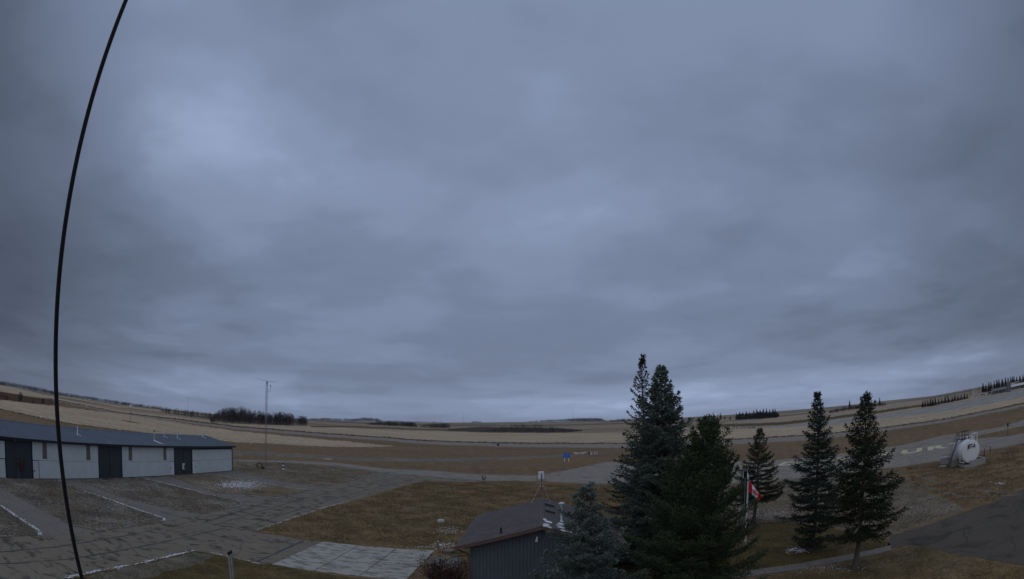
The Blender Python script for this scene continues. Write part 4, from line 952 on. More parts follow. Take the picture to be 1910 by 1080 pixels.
def snow_scatter(cx, cy, sx, sy, n, label, seed, r0=.06, r1=.16, z0=.03):
    rnd = random.Random(seed); m = MB()
    for _ in range(n * 2):
        X, Y = G(cx + rnd.gauss(0, sx), cy + rnd.gauss(0, sy)); r = .55 * rnd.uniform(r0, r1); ph = rnd.random()
        m.add([(X + r * math.cos(q + ph) * rnd.uniform(.6, 1.3), Y + r * math.sin(q + ph) * rnd.uniform(.6, 1.3), z0) for q in (0, 1.25, 2.5, 3.77, 5.03)] + [(X, Y, z0 + .02)], [(q, (q + 1) % 5, 5) for q in range(5)])
    tag(m.build('snow_remnant', 'snow'), label, 'snow', 'snow remnants in the grass', 'stuff')
snow_scatter(838, 989, 14, 3.5, 70, 'snow remnants on the lawn beyond the concrete pad', 21, .05, .14)
snow_scatter(828, 1017, 12, 3.5, 60, 'snow remnants between lawn and house corner', 22, .05, .16)
snow_scatter(790, 1021, 18, 1.0, 30, 'thin snow specks along the far edge of the concrete pad', 23, .04, .1)
snow_scatter(1487, 1027, 12, 2.5, 60, 'white snow heap at the foot of the middle spruce', 24, .06, .17)
snow_scatter(1395, 1008, 10, 4, 10, 'few snow specks on the lawn by the flagpole', 25, .05, .12)
snow_scatter(1560, 1061, 35, 4, 110, 'thin snow around the trunk of the right spruce', 26, .03, .08)
snow_scatter(445, 904, 22, 4, 420, 'thin snow on the island before the hangar end', 27, .06, .2, .047)
snow_scatter(1410, 958, 45, 6, 120, 'thin snow on the turf behind the small spruce', 28, .04, .12)
snow_scatter(1868, 902, 6, 1.5, 14, 'snow specks on the turf right of the tank', 29, .08, .2)

# ------------------------------------------------------------------ dry grass tufts standing in the turf
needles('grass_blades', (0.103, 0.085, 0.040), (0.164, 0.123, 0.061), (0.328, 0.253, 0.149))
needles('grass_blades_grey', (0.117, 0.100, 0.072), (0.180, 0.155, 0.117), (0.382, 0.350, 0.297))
def tufts(pts, n, mat, label, seed, size=.1, z=.03, keep=0.0):
    rng = np.random.default_rng(seed); P_ = np.array(PX(*pts)); lo_, hi_ = P_.min(0), P_.max(0); poly = [tuple(p) for p in P_]
    C = rng.uniform(lo_, hi_, (n * 4, 2))
    x, y = C[:, 0], C[:, 1]; ins = np.zeros(len(C), bool); j = len(poly) - 1
    for i in range(len(poly)):
        xi, yi = poly[i]; xj, yj = poly[j]
        cnd = ((yi > y) != (yj > y)) & (x < (xj - xi) * (y - yi) / (yj - yi + 1e-12) + xi); ins ^= cnd; j = i
    C = C[ins][:n]; m_ = len(C)
    cl = np.sin(C[:, 0] * .9 + 1.3 * np.sin(C[:, 1] * .5)) * np.sin(C[:, 1] * .8 + np.cos(C[:, 0] * .6)); C = C[cl + rng.normal(0, .6, m_) > keep]; m_ = len(C)
    V = []; tip = []
    for k in range(4):
        a = rng.uniform(0, 6.28, m_); hgt = size * rng.uniform(.4, 1.2, m_); w = size * rng.uniform(.1, .3, m_); ln = rng.uniform(.1, .9, m_) * hgt
        bx_ = C[:, 0] + rng.normal(0, size * .5, m_); by_ = C[:, 1] + rng.normal(0, size * .5, m_)
        V.append(np.stack([np.stack([bx_ - w * np.sin(a), by_ + w * np.cos(a), np.full(m_, z - .01)], 1), np.stack([bx_ + w * np.sin(a), by_ - w * np.cos(a), np.full(m_, z - .01)], 1), np.stack([bx_ + ln * np.cos(a), by_ + ln * np.sin(a), z + hgt], 1)], 1))
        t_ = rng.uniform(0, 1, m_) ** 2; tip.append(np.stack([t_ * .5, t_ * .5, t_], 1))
    V = np.concatenate(V).reshape(-1, 3); T = np.arange(len(V)).reshape(-1, 3)
    o = link('dry_grass', np_mesh('dry_grass', V, T, mat, np.concatenate(tip).ravel())); tag(o, label, 'grass', 'dry grass tufts', 'stuff')
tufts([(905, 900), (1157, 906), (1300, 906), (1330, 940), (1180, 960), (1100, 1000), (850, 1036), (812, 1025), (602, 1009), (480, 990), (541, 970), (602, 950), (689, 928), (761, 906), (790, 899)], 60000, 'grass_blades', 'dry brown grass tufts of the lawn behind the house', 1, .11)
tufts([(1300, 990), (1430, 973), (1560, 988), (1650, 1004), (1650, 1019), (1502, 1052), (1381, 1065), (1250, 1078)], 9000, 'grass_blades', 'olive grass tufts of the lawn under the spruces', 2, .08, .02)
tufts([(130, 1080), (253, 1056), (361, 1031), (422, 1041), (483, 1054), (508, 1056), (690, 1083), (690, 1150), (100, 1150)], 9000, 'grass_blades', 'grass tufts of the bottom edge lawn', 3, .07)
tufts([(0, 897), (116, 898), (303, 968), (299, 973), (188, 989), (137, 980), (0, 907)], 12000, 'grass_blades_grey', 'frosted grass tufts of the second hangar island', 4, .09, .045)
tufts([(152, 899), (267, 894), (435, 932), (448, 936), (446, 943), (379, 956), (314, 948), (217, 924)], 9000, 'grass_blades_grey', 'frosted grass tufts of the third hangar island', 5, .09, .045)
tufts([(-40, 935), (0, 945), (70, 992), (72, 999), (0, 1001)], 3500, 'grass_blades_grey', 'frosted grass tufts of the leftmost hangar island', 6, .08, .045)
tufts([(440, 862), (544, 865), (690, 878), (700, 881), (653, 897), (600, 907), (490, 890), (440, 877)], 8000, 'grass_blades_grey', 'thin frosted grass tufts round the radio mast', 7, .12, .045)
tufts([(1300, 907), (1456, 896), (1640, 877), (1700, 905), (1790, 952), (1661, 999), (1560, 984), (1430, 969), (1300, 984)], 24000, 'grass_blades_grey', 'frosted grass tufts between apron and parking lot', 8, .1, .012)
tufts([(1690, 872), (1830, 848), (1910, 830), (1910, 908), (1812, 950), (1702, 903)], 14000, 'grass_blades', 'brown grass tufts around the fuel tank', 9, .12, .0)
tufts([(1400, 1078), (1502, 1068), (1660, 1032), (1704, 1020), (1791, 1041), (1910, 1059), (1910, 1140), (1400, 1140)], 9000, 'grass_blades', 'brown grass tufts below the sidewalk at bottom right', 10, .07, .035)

# ------------------------------------------------------------------ conifers
def spindles(o, d, l, w, tip):
    """many little needle shoots: 3-sided spindles"""
    n = len(o); d = d / np.linalg.norm(d, axis=1, keepdims=True)
    a = np.where(np.abs(d[:, 2:3]) < .9, np.array([[0, 0, 1.]]), np.array([[1., 0, 0]]))
    u = np.cross(d, a); u /= np.linalg.norm(u, axis=1, keepdims=True); v_ = np.cross(d, u)
    ph = np.random.default_rng(3).uniform(0, 6.28, n)
    V = np.zeros((n, 5, 3)); V[:, 0] = o; V[:, 4] = o + d * l[:, None]
    for k in range(3):
        q = ph + k * 2.0944; V[:, 1 + k] = o + d * (l * .4)[:, None] + (u * np.cos(q)[:, None] + v_ * np.sin(q)[:, None]) * w[:, None]
    T = np.array([[0, 2, 1], [0, 3, 2], [0, 1, 3], [1, 2, 4], [2, 3, 4], [3, 1, 4]])
    Fc = (np.arange(n)[:, None, None] * 5 + T[None]).reshape(-1, 3)
    tp = np.zeros((n, 5)); tp[:, 4] = tip; tp[:, 1:4] = (tip * .6)[:, None]
    return V.reshape(-1, 3), Fc, tp.ravel()
def conifer(name, label, loc, h, Rb, mat, seed, base=.08, whorl=.36, nb=6, droop=-8, rise=45, shape=1.0, sl=.17, sw=.03, dens=1.0, tipm=.6, lean=(0, 0), kind='spruce', cones=0, trunk_r=None, hang=.0, gap=0.0, sec=0.38, group=None, wob=.15, skirt=None, jit=.25, flat=.12, brush=4):
    rng = np.random.default_rng(seed)
    t = thing(name, label, 'tree', loc, 0, group)
    tr = trunk_r or h * .013
    def axis(z): f = z / h; return np.array([lean[0] * f + .05 * math.sin(z * 1.3 + seed), lean[1] * f + .05 * math.cos(z * 1.1 + seed), z])
    zs = np.linspace(0, h * .985, 14)
    q = MB(); q.tube([tuple(axis(z)) for z in zs], [max(.012, tr * (1 - z / h) ** .8 * (1.0 + .5 * math.exp(-z * 2.5))) for z in zs], 9); q.build('trunk', 'bark', t, True)
    O, Dd, Ln, Wd, Tp = [], [], [], [], []
    br = MB(); cn = []
    z = h * base
    while z < h * .985:
        f = (h - z) / (h * (1 - base))                       # 1 at crown base, 0 at top
        prof = f ** shape
        if skirt: prof *= skirt[1] + (1 - skirt[1]) * min(1, max(0, (z / h - skirt[0]) / skirt[2]))
        nbr = max(3, int(nb * (.55 + .45 * f) + rng.uniform(-1, 1)))
        a0 = rng.uniform(0, 6.28)
        for k in range(nbr):
            if rng.random() < gap: continue
            az_ = a0 + k * 6.283 / nbr + rng.normal(0, .25)
            L = max(.16, Rb * prof * rng.uniform(1 - wob * 1.6, 1 + wob)) + .1
            p0 = axis(z + rng.normal(0, whorl * jit))
            el0 = R(droop * min(1, f * 1.5) + rise * (1 - f) ** 2 + rng.normal(0, 6))
            if kind == 'pine': el0 = R(-4 + 42 * (1 - f) + rng.normal(0, 9))
            ns = max(3, int(L / .17)); st = L / ns
            p = p0.copy(); pts = [tuple(p)]; a_ = az_
            for s in range(ns):
                u = (s + 1) / ns
                el_ = el0 + (R(22) * u * u if kind == 'spruce' else R(34) * u) - (R(10) * math.sin(u * 3.1) * f)
                a_ += rng.normal(0, .06)
                dv = np.array([math.cos(a_) * math.cos(el_), math.sin(a_) * math.cos(el_), math.sin(el_)])
                p = p + dv * st; pts.append(tuple(p))
                sd = np.array([-math.sin(a_), math.cos(a_), 0])
                # side shoots, longest in the middle of the branch
                if u < .12 and L > 1: continue
                SL = min(.85, sec * L * (1.15 - u) * (.35 + min(1, u * 2.5)) + .12)
                for sgn in (-1, 1):
                    m_ = max(1, int(SL / .12 * dens))
                    sdir = dv * .62 + sd * sgn * .78 + np.array([0, 0, rng.normal(-hang, flat)])
                    sdir /= np.linalg.norm(sdir)
                    for i in range(m_):
                        w_ = (i + rng.random()) / m_
                        oo = p + sdir * SL * w_ + np.array([0, 0, -hang * .35 * w_ * w_ * SL]) + rng.normal(0, .018, 3)
                        if kind == 'pine':
                            dd = sdir * .6 + rng.normal(0, .55, 3) + np.array([0, 0, .35])
                        else:
                            dd = sdir + rng.normal(0, .38, 3) + np.array([0, 0, -hang * .7])
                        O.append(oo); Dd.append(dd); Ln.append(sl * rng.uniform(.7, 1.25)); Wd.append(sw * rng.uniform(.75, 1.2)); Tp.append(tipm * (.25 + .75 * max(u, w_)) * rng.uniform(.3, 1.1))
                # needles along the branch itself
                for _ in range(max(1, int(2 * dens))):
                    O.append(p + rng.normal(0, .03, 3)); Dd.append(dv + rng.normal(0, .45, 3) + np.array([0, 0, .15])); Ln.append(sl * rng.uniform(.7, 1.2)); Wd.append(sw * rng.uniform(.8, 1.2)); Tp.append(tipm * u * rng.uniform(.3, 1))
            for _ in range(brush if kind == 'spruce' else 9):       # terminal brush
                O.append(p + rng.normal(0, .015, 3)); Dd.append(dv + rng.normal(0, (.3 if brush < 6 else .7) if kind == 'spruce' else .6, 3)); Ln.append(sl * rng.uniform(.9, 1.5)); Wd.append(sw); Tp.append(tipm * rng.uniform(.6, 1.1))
            if L > .5: br.tube(pts[::max(1, len(pts) // 4)] + [pts[-1]], [max(.008, .012 + .012 * L * (1 - i / 5)) for i in range(len(pts[::max(1, len(pts) // 4)]) + 1)], 4, False)
            if cones and f < .42 and rng.random() < cones:
                for _ in range(int(rng.integers(2, 6))):
                    cn.append(p0 + (p - p0) * rng.uniform(.5, .95) + rng.normal(0, .08, 3))
        z += whorl * (.55 + .6 * f)
    tpz = axis(h * .985)                                        # leader
    for i in range(26):
        zz = rng.uniform(-.55, .1); O.append(tpz + np.array([0, 0, zz])); Dd.append(rng.normal(0, .45, 3) + np.array([0, 0, 1.0])); Ln.append(sl * .9); Wd.append(sw * .7); Tp.append(.3)
    Vv, Ff, Tt = spindles(np.array(O), np.array(Dd), np.array(Ln), np.array(Wd), np.array(Tp))
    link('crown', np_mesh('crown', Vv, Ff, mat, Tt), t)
    br.build('branches', 'bark', t)
    if cn:
        q = MB()
        for c in cn: q.tube([(c[0], c[1], c[2]), (c[0] + .01, c[1], c[2] - .06), (c[0], c[1], c[2] - .16)], [.01, .032, .01], 5)
        tag(q.build('cones', 'cone_brown', t), kind='stuff')
    return t, len(O)
def tree_at(x, y, D): az, e = azel(x, y); return (D * math.sin(az), D * math.cos(az), 0), CAM_H + D * math.tan(e)
counts = []
l, h = tree_at(1197, 663, 45.0)
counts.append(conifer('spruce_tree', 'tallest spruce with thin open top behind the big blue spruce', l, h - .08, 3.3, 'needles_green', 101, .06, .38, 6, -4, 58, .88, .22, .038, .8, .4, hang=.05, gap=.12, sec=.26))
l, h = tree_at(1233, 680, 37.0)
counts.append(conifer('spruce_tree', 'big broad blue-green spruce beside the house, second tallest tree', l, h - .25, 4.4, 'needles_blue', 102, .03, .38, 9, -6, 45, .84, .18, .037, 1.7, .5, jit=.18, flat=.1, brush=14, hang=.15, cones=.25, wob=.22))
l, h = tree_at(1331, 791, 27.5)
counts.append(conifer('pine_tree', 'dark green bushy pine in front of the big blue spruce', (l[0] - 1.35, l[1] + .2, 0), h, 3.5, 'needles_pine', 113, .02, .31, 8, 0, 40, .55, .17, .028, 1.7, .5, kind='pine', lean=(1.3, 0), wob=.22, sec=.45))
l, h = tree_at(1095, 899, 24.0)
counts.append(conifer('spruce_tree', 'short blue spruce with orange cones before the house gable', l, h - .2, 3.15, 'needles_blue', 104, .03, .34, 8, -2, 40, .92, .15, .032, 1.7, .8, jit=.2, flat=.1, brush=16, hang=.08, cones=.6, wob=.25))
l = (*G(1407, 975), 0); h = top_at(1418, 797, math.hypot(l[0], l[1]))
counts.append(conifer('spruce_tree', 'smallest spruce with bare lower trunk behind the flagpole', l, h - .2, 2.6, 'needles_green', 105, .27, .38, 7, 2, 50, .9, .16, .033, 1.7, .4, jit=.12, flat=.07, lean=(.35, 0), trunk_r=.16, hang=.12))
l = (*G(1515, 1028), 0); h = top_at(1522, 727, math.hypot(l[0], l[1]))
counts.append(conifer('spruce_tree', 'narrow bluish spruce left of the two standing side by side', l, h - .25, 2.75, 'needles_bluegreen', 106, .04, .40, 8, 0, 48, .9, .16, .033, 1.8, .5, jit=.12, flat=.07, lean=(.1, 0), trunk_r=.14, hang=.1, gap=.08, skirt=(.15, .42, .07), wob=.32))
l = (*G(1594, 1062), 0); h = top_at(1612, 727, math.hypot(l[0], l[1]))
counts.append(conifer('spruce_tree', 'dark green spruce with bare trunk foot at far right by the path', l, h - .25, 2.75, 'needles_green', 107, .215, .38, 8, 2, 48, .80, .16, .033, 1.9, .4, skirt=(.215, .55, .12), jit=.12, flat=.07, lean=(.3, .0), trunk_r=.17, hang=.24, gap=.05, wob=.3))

# ------------------------------------------------------------------ red-brown shrub by the pad
rng = np.random.default_rng(9); sx_, sy_ = G(826, 1085)
sh = thing('shrub', 'red-brown half-bare shrub beside the concrete pad', 'shrub', (sx_, sy_, 0))
q = MB(); lv = MB()
for i in range(110):
    a = rng.uniform(0, 6.28); L = rng.uniform(.8, 1.85); el_ = R(rng.uniform(35, 85)); p = Vector((rng.normal(0, .55), rng.normal(0, .25), 0)); pts = [p]
    for s in range(4):
        el_ += rng.normal(0, .15); a += rng.normal(0, .2); p = p + Vector((math.cos(a) * math.cos(el_) * 1.25, math.sin(a) * math.cos(el_), math.sin(el_))) * L / 4; pts.append(p)
        for _ in range(7):
            c = p + Vector(rng.normal(0, .12, 3)); n1 = Vector(rng.normal(0, 1, 3)).normalized() * .055; n2 = Vector(rng.normal(0, 1, 3)).normalized() * .035
            lv.add([c - n1, c + n2, c + n1, c - n2], [(0, 1, 2, 3)])
    q.tube(pts, [.014, .011, .009, .007, .004], 4, False)
q.build('stems', 'shrub_stem', sh); tag(lv.build('leaves', 'red_brown_leaf', sh), kind='stuff')

# ------------------------------------------------------------------ far woods, shelterbelts, bluffs
def tri_cloud(centers, radii, n_per, size, seed, up=.3):
    """loose twiggy masses: thin random triangles spread through ellipsoids"""
    rng = np.random.default_rng(seed); C = np.repeat(np.array(centers), n_per, 0); RR = np.repeat(np.array(radii), n_per, 0); n = len(C)
    d = rng.normal(0, 1, (n, 3)); d /= np.linalg.norm(d, axis=1, keepdims=True); d *= rng.uniform(.25, 1, (n, 1)) ** .5
    o = C + d * RR
    a = rng.normal(0, 1, (n, 3)); a[:, 2] = np.abs(a[:, 2]) * up + .2; a /= np.linalg.norm(a, axis=1, keepdims=True)
    b = rng.normal(0, 1, (n, 3)); b /= np.linalg.norm(b, axis=1, keepdims=True)
    s = size * rng.uniform(.6, 1.4, (n, 1)) * RR[:, 2:3]
    V = np.stack([o - a * s, o + a * s, o + b * s * .38], 1).reshape(-1, 3)
    return V, np.arange(n * 3).reshape(-1, 3)
def bare_wood(name, label, cat, base_top, n, seed, mat='far_twigs', trunks=True, depth=25.0, dens=34, width=.22, size=.2, group=None):
    """base_top: list of (x, base_y, top_y) sighted along the wood"""
    rng = np.random.default_rng(seed); xs = [b[0] for b in base_top]; cen = []; rad = []; tm = MB()
    for i in range(n):
        x = rng.uniform(xs[0], xs[-1]); by = np.interp(x, xs, [b[1] for b in base_top]); ty = np.interp(x, xs, [b[2] for b in base_top])
        X, Y, Z = GT(x, by); D = math.hypot(X, Y); e0 = azel(x, by)[1]; e1 = azel(x, ty)[1]
        H = D * (math.tan(e1) - math.tan(e0)) * rng.uniform(.62, 1.06)
        k = 1 + rng.uniform(0, depth) / D; X *= k; Y *= k
        if math.hypot(X, Y) > float(r_flat(math.atan2(X, Y))[0]): Z = float(terrain(math.hypot(X, Y), math.atan2(X, Y)))
        w = H * width * rng.uniform(.7, 1.3)
        for zf, wf in ((.3, .8), (.52, 1.0), (.76, .7)): cen.append((X + rng.normal(0, w * .3), Y, Z + H * zf)); rad.append((w * wf, w * wf, H * .24))
        if trunks:
            tw = max(.12, H * .014); tm.add([(X - tw, Y, Z - .3), (X + tw, Y, Z - .3), (X, Y + tw, Z - .3), (X + rng.normal(0, tw), Y, Z + H * .97)], [(0, 1, 3), (1, 2, 3), (2, 0, 3)])
    V, T = tri_cloud(cen, rad, dens, size, seed + 1, 1.2)
    o = link(name, np_mesh(name, V, T, mat)); tag(o, label, cat, group, 'stuff')
    if trunks: tm.build('trunks', 'bark_aspen', o)
    return o
bare_wood('aspen_wood', 'dense leafless poplar wood on the left beyond the runway', 'wood', [(392, 790, 776), (405, 789, 764), (430, 790, 758), (455, 791, 758), (475, 792, 765), (500, 793, 769), (530, 793.5, 767), (555, 794, 774), (572, 794.5, 776)], 380, 1, depth=45, dens=46)
bare_wood('aspen_wood', 'sparse leafless wood left of the dense poplar wood', 'wood', [(300, 770, 757), (340, 776, 763), (370, 780, 766), (394, 784, 770)], 210, 2, 'far_twigs', depth=60, dens=26)
bare_wood('aspen_wood', 'thin bare aspen stand in the middle beyond the stubble field', 'wood', [(930, 807, 795), (950, 807, 790), (980, 807.5, 787), (1010, 807.5, 789), (1040, 807.5, 795), (1052, 807, 800)], 200, 3, 'far_twigs', depth=30, dens=20, size=.17)
bare_wood('brush_thicket', 'low dark brush under the middle aspen stand', 'thicket', [(905, 806, 799), (950, 807, 797.5), (1040, 807.5, 798), (1085, 806, 801)], 160, 4, 'far_twigs', False, 40, 26, .8, .3)
bare_wood('aspen_wood', 'dark rounded wood left of centre on the far slope', 'wood', [(684, 793, 789), (705, 794, 785), (740, 796, 784), (772, 797.5, 786), (777, 798, 793)], 260, 5, 'far_twigs', False, 80, 36, .42, .26)
bare_wood('aspen_wood', 'small dark wood right of the rounded wood on the far slope', 'wood', [(783, 798, 793), (800, 799, 789), (820, 800, 789), (836, 801, 788), (839, 801, 796)], 110, 6, 'far_twigs', False, 70, 34, .42, .26)
bare_wood('aspen_wood', 'pale bare saplings between big blue spruce and small spruce', 'wood', [(1345, 801, 788), (1375, 800.5, 784), (1395, 800, 785), (1410, 799, 790)], 60, 7, 'far_twigs_pale', depth=20, dens=9, size=.15)
bare_wood('distant_wood', 'bluish tree line along the far left horizon', 'wood', [(-60, 705, 694), (0, 719, 709), (60, 729, 719), (110, 738, 730), (180, 748, 741), (240, 757, 750), (300, 764, 757)], 420, 8, 'far_twigs', False, 200, 40, 1.0, .4)
bare_wood('distant_wood', 'low tree line on the horizon behind the poplar wood', 'wood', [(572, 783, 780), (610, 784, 779), (640, 785, 780), (662, 786, 780)], 112, 9, 'far_needles', False, 100, 42, .9, .42)
bare_wood('distant_wood', 'tree clump on the hill above the rounded wood', 'wood', [(660, 785.5, 781), (680, 786, 777.5), (700, 786, 779), (712, 787, 783)], 80, 10, 'far_needles', False, 100, 42, .9, .42)
bare_wood('distant_wood', 'low trees on the horizon left of centre', 'wood', [(712, 787, 784), (760, 788, 784.5), (800, 788, 784.5), (825, 788, 786)], 96, 11, 'far_needles', False, 100, 42, .9, .42)
bare_wood('distant_wood', 'small tree clump on the skyline at centre', 'wood', [(880, 788.5, 786), (888, 788.5, 785), (898, 788.5, 786.5)], 32, 12, 'far_needles', False, 100, 42, .9, .42)
bare_wood('distant_wood', 'long dark wood on the ridge right of centre', 'wood', [(985, 786.5, 784.5), (1010, 786, 781.5), (1050, 786.5, 781), (1085, 786.5, 779), (1120, 786, 779), (1130, 786, 783)], 208, 13, 'far_needles', False, 100, 42, .9, .42)
bare_wood('distant_wood', 'dark wood on the ridge just left of the big spruces', 'wood', [(1126, 787.5, 785), (1150, 787, 780.5), (1190, 785, 780), (1260, 783, 777)], 96, 14, 'far_needles', False, 60, 42, .9, .42)
bare_wood('distant_wood', 'bare grove with dark firs behind the two side-by-side spruces', 'wood', [(1545, 772, 766), (1580, 766, 757), (1620, 761, 752), (1652, 757, 750)], 230, 15, 'far_twigs', True, 60, 40, .45, .3)
bare_wood('distant_wood', 'pale leafless trees behind the right spruce shelterbelt', 'wood', [(1720, 755, 742), (1750, 748, 736), (1800, 742, 724), (1832, 735, 718)], 110, 16, 'far_twigs_pale', True, 60, 16, .3, .16)
bare_wood('brush_thicket', 'dark brush at the far left edge beyond the hangar roof', 'thicket', [(-60, 735, 722), (0, 744, 731), (20, 748, 737)], 40, 17, 'far_twigs', False, 15, 30, .8, .3)
bare_wood('brush_thicket', 'line of dark brush dots across the far pale slope', 'thicket', [(585, 790, 788), (640, 792, 790), (690, 795, 793)], 26, 18, 'far_twigs', False, 10, 16, 1.2, .4)
bare_wood('brush_thicket', 'dark hedge strip along the far left field', 'thicket', [(109, 742, 739.5), (220, 762.5, 759.5), (399, 781, 778)], 120, 19, 'far_twigs', False, 10, 14, 1.6, .4)
bare_wood('brush_thicket', 'dark undergrowth below the far right farmyard firs', 'thicket', [(1832, 734, 724), (1850, 733, 720), (1880, 729, 716), (1912, 721, 711)], 110, 31, 'far_needles', False, 25, 30, .7, .3)
bare_wood('brush_thicket', 'dark undergrowth below the low right-hand shelterbelt', 'thicket', [(1719, 761, 753), (1750, 756, 747), (1780, 750, 742), (1806, 745, 737)], 80, 32, 'far_needles', False, 15, 26, .7, .3)
bare_wood('brush_thicket', 'brown scrub along the road left of the big spruces', 'thicket', [(1085, 804, 800.5), (1115, 802, 798.5), (1165, 803, 799.5)], 60, 33, 'far_twigs', False, 20, 20, .9, .3)
# single shrubs at the left
for i, (x, by, ty, w, lab) in enumerate(((38, 749, 731, .5, 'large round bare bush in the left stubble beyond the hangar'), (80, 754, 742, .4, 'upright bare bush beside the cable in the left stubble'), (62, 752.5, 746.5, 1.0, 'low dark bush between two taller bushes in the left stubble'), (13, 747, 738, .8, 'low bush at the left edge beyond the hangar roof'))):
    X, Y, Z = GT(x, by); D = math.hypot(X, Y); H = D * (math.tan(azel(x, ty)[1]) - math.tan(azel(x, by)[1]))
    t = thing('bush', lab, 'bush', (X, Y, Z), 0, 'bushes in the left stubble field')
    V, T = tri_cloud([(0, 0, H * .5), (H * w * .3, 0, H * .55), (-H * w * .3, 0, H * .42)], [(H * w * .55, H * w * .5, H * .5)] * 3, 240, .14, 40 + i, .8)
    link('crown', np_mesh('crown', V, T, 'far_twigs'), t)
    q = MB()
    for k in range(6): a = k * 1.05; q.tube([(0, 0, 0), (math.cos(a) * H * w * .4, math.sin(a) * H * w * .4, H * .7)], [.06, .02], 4)
    q.build('stems', 'bark_aspen', t)

# shelterbelt spruces on the right, one by one
fir_meshes = []
for s in range(4):
    rng = np.random.default_rng(200 + s); V = []; T = []
    for k in range(11):
        z0 = .04 + k * .085; r = .21 * (1 - z0) + .02; n = 9
        for i in range(n):
            a = i * 6.283 / n + rng.uniform(-.3, .3); rr = r * rng.uniform(.6, 1.25); b0 = len(V)
            V += [(0.012 * math.cos(a + 1.2), .012 * math.sin(a + 1.2), z0 + .13), (rr * math.cos(a - .35) * .8, rr * math.sin(a - .35) * .8, z0 + rng.uniform(-.01, .03)), (rr * math.cos(a), rr * math.sin(a), z0 - .02 + rng.uniform(-.015, .02)), (rr * math.cos(a + .35) * .8, rr * math.sin(a + .35) * .8, z0 + rng.uniform(-.01, .03))]
            T += [(b0, b0 + 1, b0 + 2), (b0, b0 + 2, b0 + 3)]
    fir_meshes.append(np_mesh('crown', np.array(V), np.array(T), 'far_needles'))
tq = MB().tube([(0, 0, -.02), (0, 0, .97)], [.018, .004], 5); trunk_o = tq.build('trunk', 'bark'); trunk_me = trunk_o.data; bpy.data.objects.remove(trunk_o)
def firs(spec, where, group, seed, push=0.0):
    rnd = random.Random(seed); n = len(spec)
    for i, (x, by, ty) in enumerate(spec):
        X, Y, Z = GT(x, by); D = math.hypot(X, Y); H = D * (math.tan(azel(x, ty)[1]) - math.tan(azel(x, by)[1]))
        t = thing('fir_tree', where(i, n), 'tree', (X, Y, Z), rnd.uniform(0, 6), group); w = rnd.uniform(1.15, 1.75)
        t.scale = (H * w, H * w, H)
        link('crown', rnd.choice(fir_meshes), t); link('trunk', trunk_me, t)
ORD = ['first', 'second', 'third', 'fourth', 'fifth', 'sixth', 'seventh', 'eighth', 'ninth', 'tenth', 'eleventh', 'twelfth', 'thirteenth', 'fourteenth', 'fifteenth', 'sixteenth', 'seventeenth', 'eighteenth', 'nineteenth', 'twentieth']
b1 = [(1721, 760, 749), (1726, 759, 746), (1731, 758.5, 745.5), (1736, 758, 742), (1740, 757, 744), (1745, 756.5, 740.5), (1751, 755, 743), (1757, 753, 742), (1763, 752, 738), (1769, 751, 737.5), (1776, 750, 740), (1781, 748, 735.5), (1787, 747.5, 736), (1793, 746, 735), (1799, 745, 733.5), (1804, 744, 733)]
firs(b1, lambda i, n: '%s dark fir from the left in the low right-hand shelterbelt' % ORD[i], 'firs of the low right shelterbelt', 1)
b2 = [(1834, 732, 714), (1839, 731, 716), (1845, 730.5, 712), (1849, 730, 711.5), (1855, 730, 709), (1860, 729.5, 707.5), (1864, 729, 706.5), (1870, 728, 705.5), (1876, 727, 703), (1881, 726, 703.5), (1886, 725, 702.5), (1889, 724, 701.5), (1892, 723.5, 701), (1897, 722, 702), (1903, 721, 700), (1909, 719.5, 697)]
firs(b2, lambda i, n: '%s tall fir from the left around the far right farmyard' % ORD[i], 'firs of the far right farmyard', 2)
b3 = [(1344, 781, 770), (1352, 782, 775), (1362, 783, 776), (1374, 783, 770), (1380, 783, 768), (1386, 782, 767), (1392, 781.5, 766), (1398, 781, 767.5), (1406, 781, 765), (1412, 780.5, 763), (1418, 780, 764.5), (1424, 780, 762), (1430, 779.5, 761.5), (1436, 779, 763), (1442, 778.5, 762), (1446, 778, 762), (1452, 777, 769)]
firs(b3, lambda i, n: '%s fir from the left in the farm grove above the small spruce' % ORD[i], 'firs of the farm grove', 3)
b4 = [(1585, 763, 746), (1641, 756, 741)]
firs(b4, lambda i, n: ('lone fir above the grove between the two side-by-side spruces', 'lone fir on the skyline right of the far right spruce')[i], 'lone skyline firs', 4)
bare_wood('distant_wood', 'grey bare trees among the farm grove firs', 'wood', [(1376, 784, 771), (1410, 783, 767), (1450, 780, 768)], 120, 20, 'far_needles', False, 40, 44, .5, .34)

# ------------------------------------------------------------------ far farm buildings, vehicles and masts
def barn(name, label, x, by, w, dpt, h, rh, wall, roofm, rz, win=2):
    X, Y, Z = GT(x, by); t = thing(name, label, 'barn' if 'barn' in name else 'house', (X, Y, Z), rz)
    MB().prism([(-w / 2, -dpt / 2, -.5), (w / 2, -dpt / 2, -.5), (w / 2, dpt / 2, -.5), (-w / 2, dpt / 2, -.5)], (0, 0, h + .5)).build('wall', wall, t)
    q = MB(); q.prism([(-w / 2 - .5, -dpt / 2 - .5, h + .01), (-w / 2 - .5, dpt / 2 + .5, h + .01), (-w / 2 - .5, 0, h + rh)], (w + 1, 0, 0)); q.build('roof', roofm, t)
    for k in range(win): x0 = -w / 2 + w * (k + .7) / (win + .4); MB().box(x0 - .5, x0 + .5, -dpt / 2 - .05, -dpt / 2 - .003, h * .35, h * .75).build('window', 'dark_glass', t)
    MB().box(-w * .05, w * .05 + .5, -dpt / 2 - .05, -dpt / 2 - .003, 0, h * .7).build('door', 'dark_steel', t)
    return t
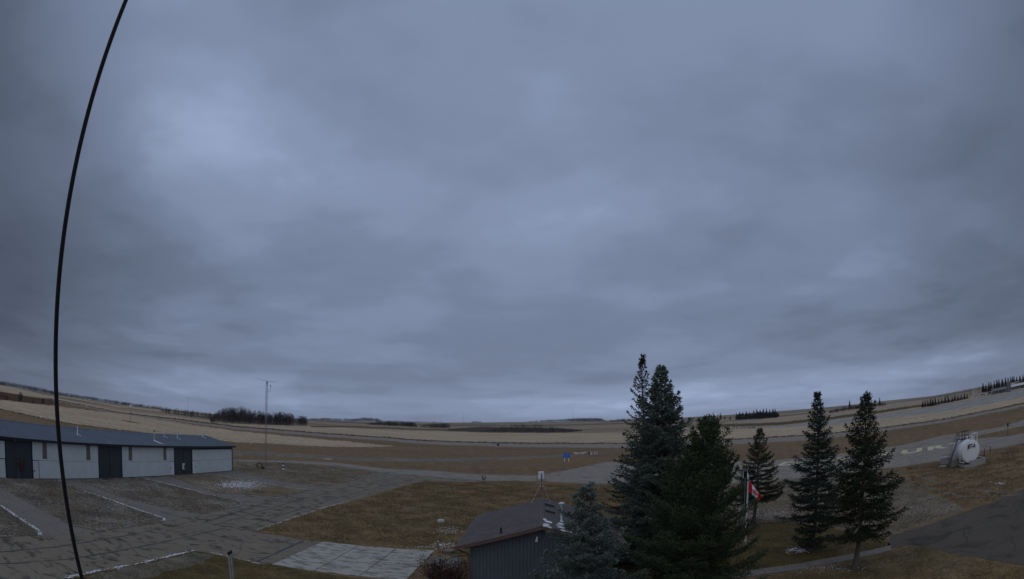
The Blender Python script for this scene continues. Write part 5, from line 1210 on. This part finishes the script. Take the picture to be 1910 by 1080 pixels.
barn('farm_barn', 'long white-roofed farm building in front of the grove firs', 1388, 780.5, 20, 8, 2.4, 3.2, 'far_wall_cream', 'far_roof_white', R(-25))
barn('farm_house', 'small pale gabled house right of the white-roofed farm building', 1406, 780.5, 6, 8, 3.0, 3.0, 'far_wall_cream', 'far_wall_grey', R(60))
barn('farm_barn', 'low dark farm building among the far right firs', 1866, 733, 13, 7, 1.9, 1.6, 'far_wall_grey', 'far_wall_grey', R(-52))
barn('farm_barn', 'long low building with pale roof at the right edge', 1906, 723.5, 18, 6, 2.0, 1.3, 'far_wall_grey', 'far_roof_white', R(-52))
X, Y, Z = GT(1889, 726); t = thing('quonset_barn', 'arched white-ended barn in the far right farmyard', 'barn', (X, Y, Z), R(-75))
arc = [(4.2 * math.cos(a), 0, 4.6 * math.sin(a)) for a in np.linspace(0, math.pi, 15)]
MB().prism(arc, (0, 12, 0)).build('shell', 'far_wall_grey', t)
MB().prism([(x * .96, 0, z * .96 + .02) for x, _, z in arc], (0, -.15, 0)).build('end_wall', 'white_paint', t)
MB().box(-1.6, 1.6, -.25, -.16, 0, 3).build('door', 'far_wall_grey', t)
X, Y, Z = GT(1882, 731); t = thing('grain_bin', 'dark round grain bin left of the arched barn', 'grain bin', (X, Y, Z))
MB().lathe([(1.7, -.3), (1.7, 5.5), (.3, 6.6)], 14).build('bin_wall', 'far_wall_grey', t); MB().lathe([(.35, 6.55), (.35, 6.9), (.1, 7.0)], 8).build('bin_cap', 'far_wall_grey', t)
def car(label, x, by, paint, rz, van=0):
    X, Y, Z = GT(x, by); t = thing('parked_car', label, 'car', (X, Y, Z), rz, 'vehicles parked at the far right farmyard')
    side = [(-2.2, .3), (2.2, .3), (2.25, .8), (1.5, .95), (.8, 1.45 + van), (-1.5, 1.5 + van), (-2.15, .95)]
    MB().prism([(a, -.85, b_) for a, b_ in side], (0, 1.7, 0)).build('body', paint, t)
    for s_ in (-1, 1): MB().prism([(a, s_ * .86, b_) for a, b_ in ((1.3, .97), (.75, 1.38 + van), (-1.4, 1.42 + van), (-1.8, .97))], (0, s_ * .012, 0)).build('window', 'dark_glass', t)
    for wx in (-1.35, 1.35):
        for s_ in (-1, 1): MB().tube([(wx, s_ * .75, .33), (wx, s_ * .92, .33)], .33, 12).build('wheel', 'rubber', t)
car('pale car parked left of the far right farmyard firs', 1822, 741.5, 'car_paint_white', R(-55))
car('silver car parked just right of the pale car near the farmyard', 1833, 738.8, 'car_paint_silver', R(-48))
car('light van parked before the far right farmyard firs', 1847, 736.3, 'car_paint_silver', R(-60), .4)
def far_mast(label, x, by, ty, r):
    X, Y, Z = GT(x, by); D = math.hypot(X, Y); H = D * (math.tan(azel(x, ty)[1]) - math.tan(azel(x, by)[1]))
    t = thing('far_mast', label, 'mast', (X, Y, Z), 0, 'thin masts on the horizon')
    MB().tube([(0, 0, -1), (0, 0, H)], [r, r * .6], 5).build('pole', 'dark_steel', t)
    q = MB()
    for a in (0, 2.1, 4.2): q.tube([(0, 0, H * .8), (H * .35 * math.cos(a), H * .35 * math.sin(a), 0)], .03, 3)
    q.build('guy_wires', 'dark_steel', t)
far_mast('thickest far mast rising left of the poplar wood', 350, 768, 739, .55)
far_mast('thin far mast on the horizon left of centre', 865, 786, 768.5, 1.3)
far_mast('thin far mast on the ridge right of centre', 1069, 783, 759.5, 1.5)


# ------------------------------------------------------------------ thin damp air
hz_m = bpy.data.materials.new('damp_air'); hz_m.use_nodes = True; t = hz_m.node_tree; t.nodes.clear()
o_ = nn(t, 'ShaderNodeOutputMaterial'); pv = nn(t, 'ShaderNodeVolumePrincipled'); pv.inputs['Color'].default_value = (0.9, 0.92, 0.95, 1); pv.inputs['Density'].default_value = 3.8e-5; pv.inputs['Anisotropy'].default_value = 0.2
lk(t, pv.outputs[0], o_.inputs['Volume']); MATS['damp_air'] = hz_m
_gm = bpy.data.objects['ground'].data; _z = np.empty(len(_gm.vertices) * 3, dtype=np.float32); _gm.vertices.foreach_get('co', _z); lowest, highest = float(_z[2::3].min()), float(_z[2::3].max())
tag(MB().box(-11500, 11500, -11500, 11500, lowest - 8, max(highest, 0) + 60).build('haze', 'damp_air'), kind='stuff')
print('HAZE', lowest, highest)
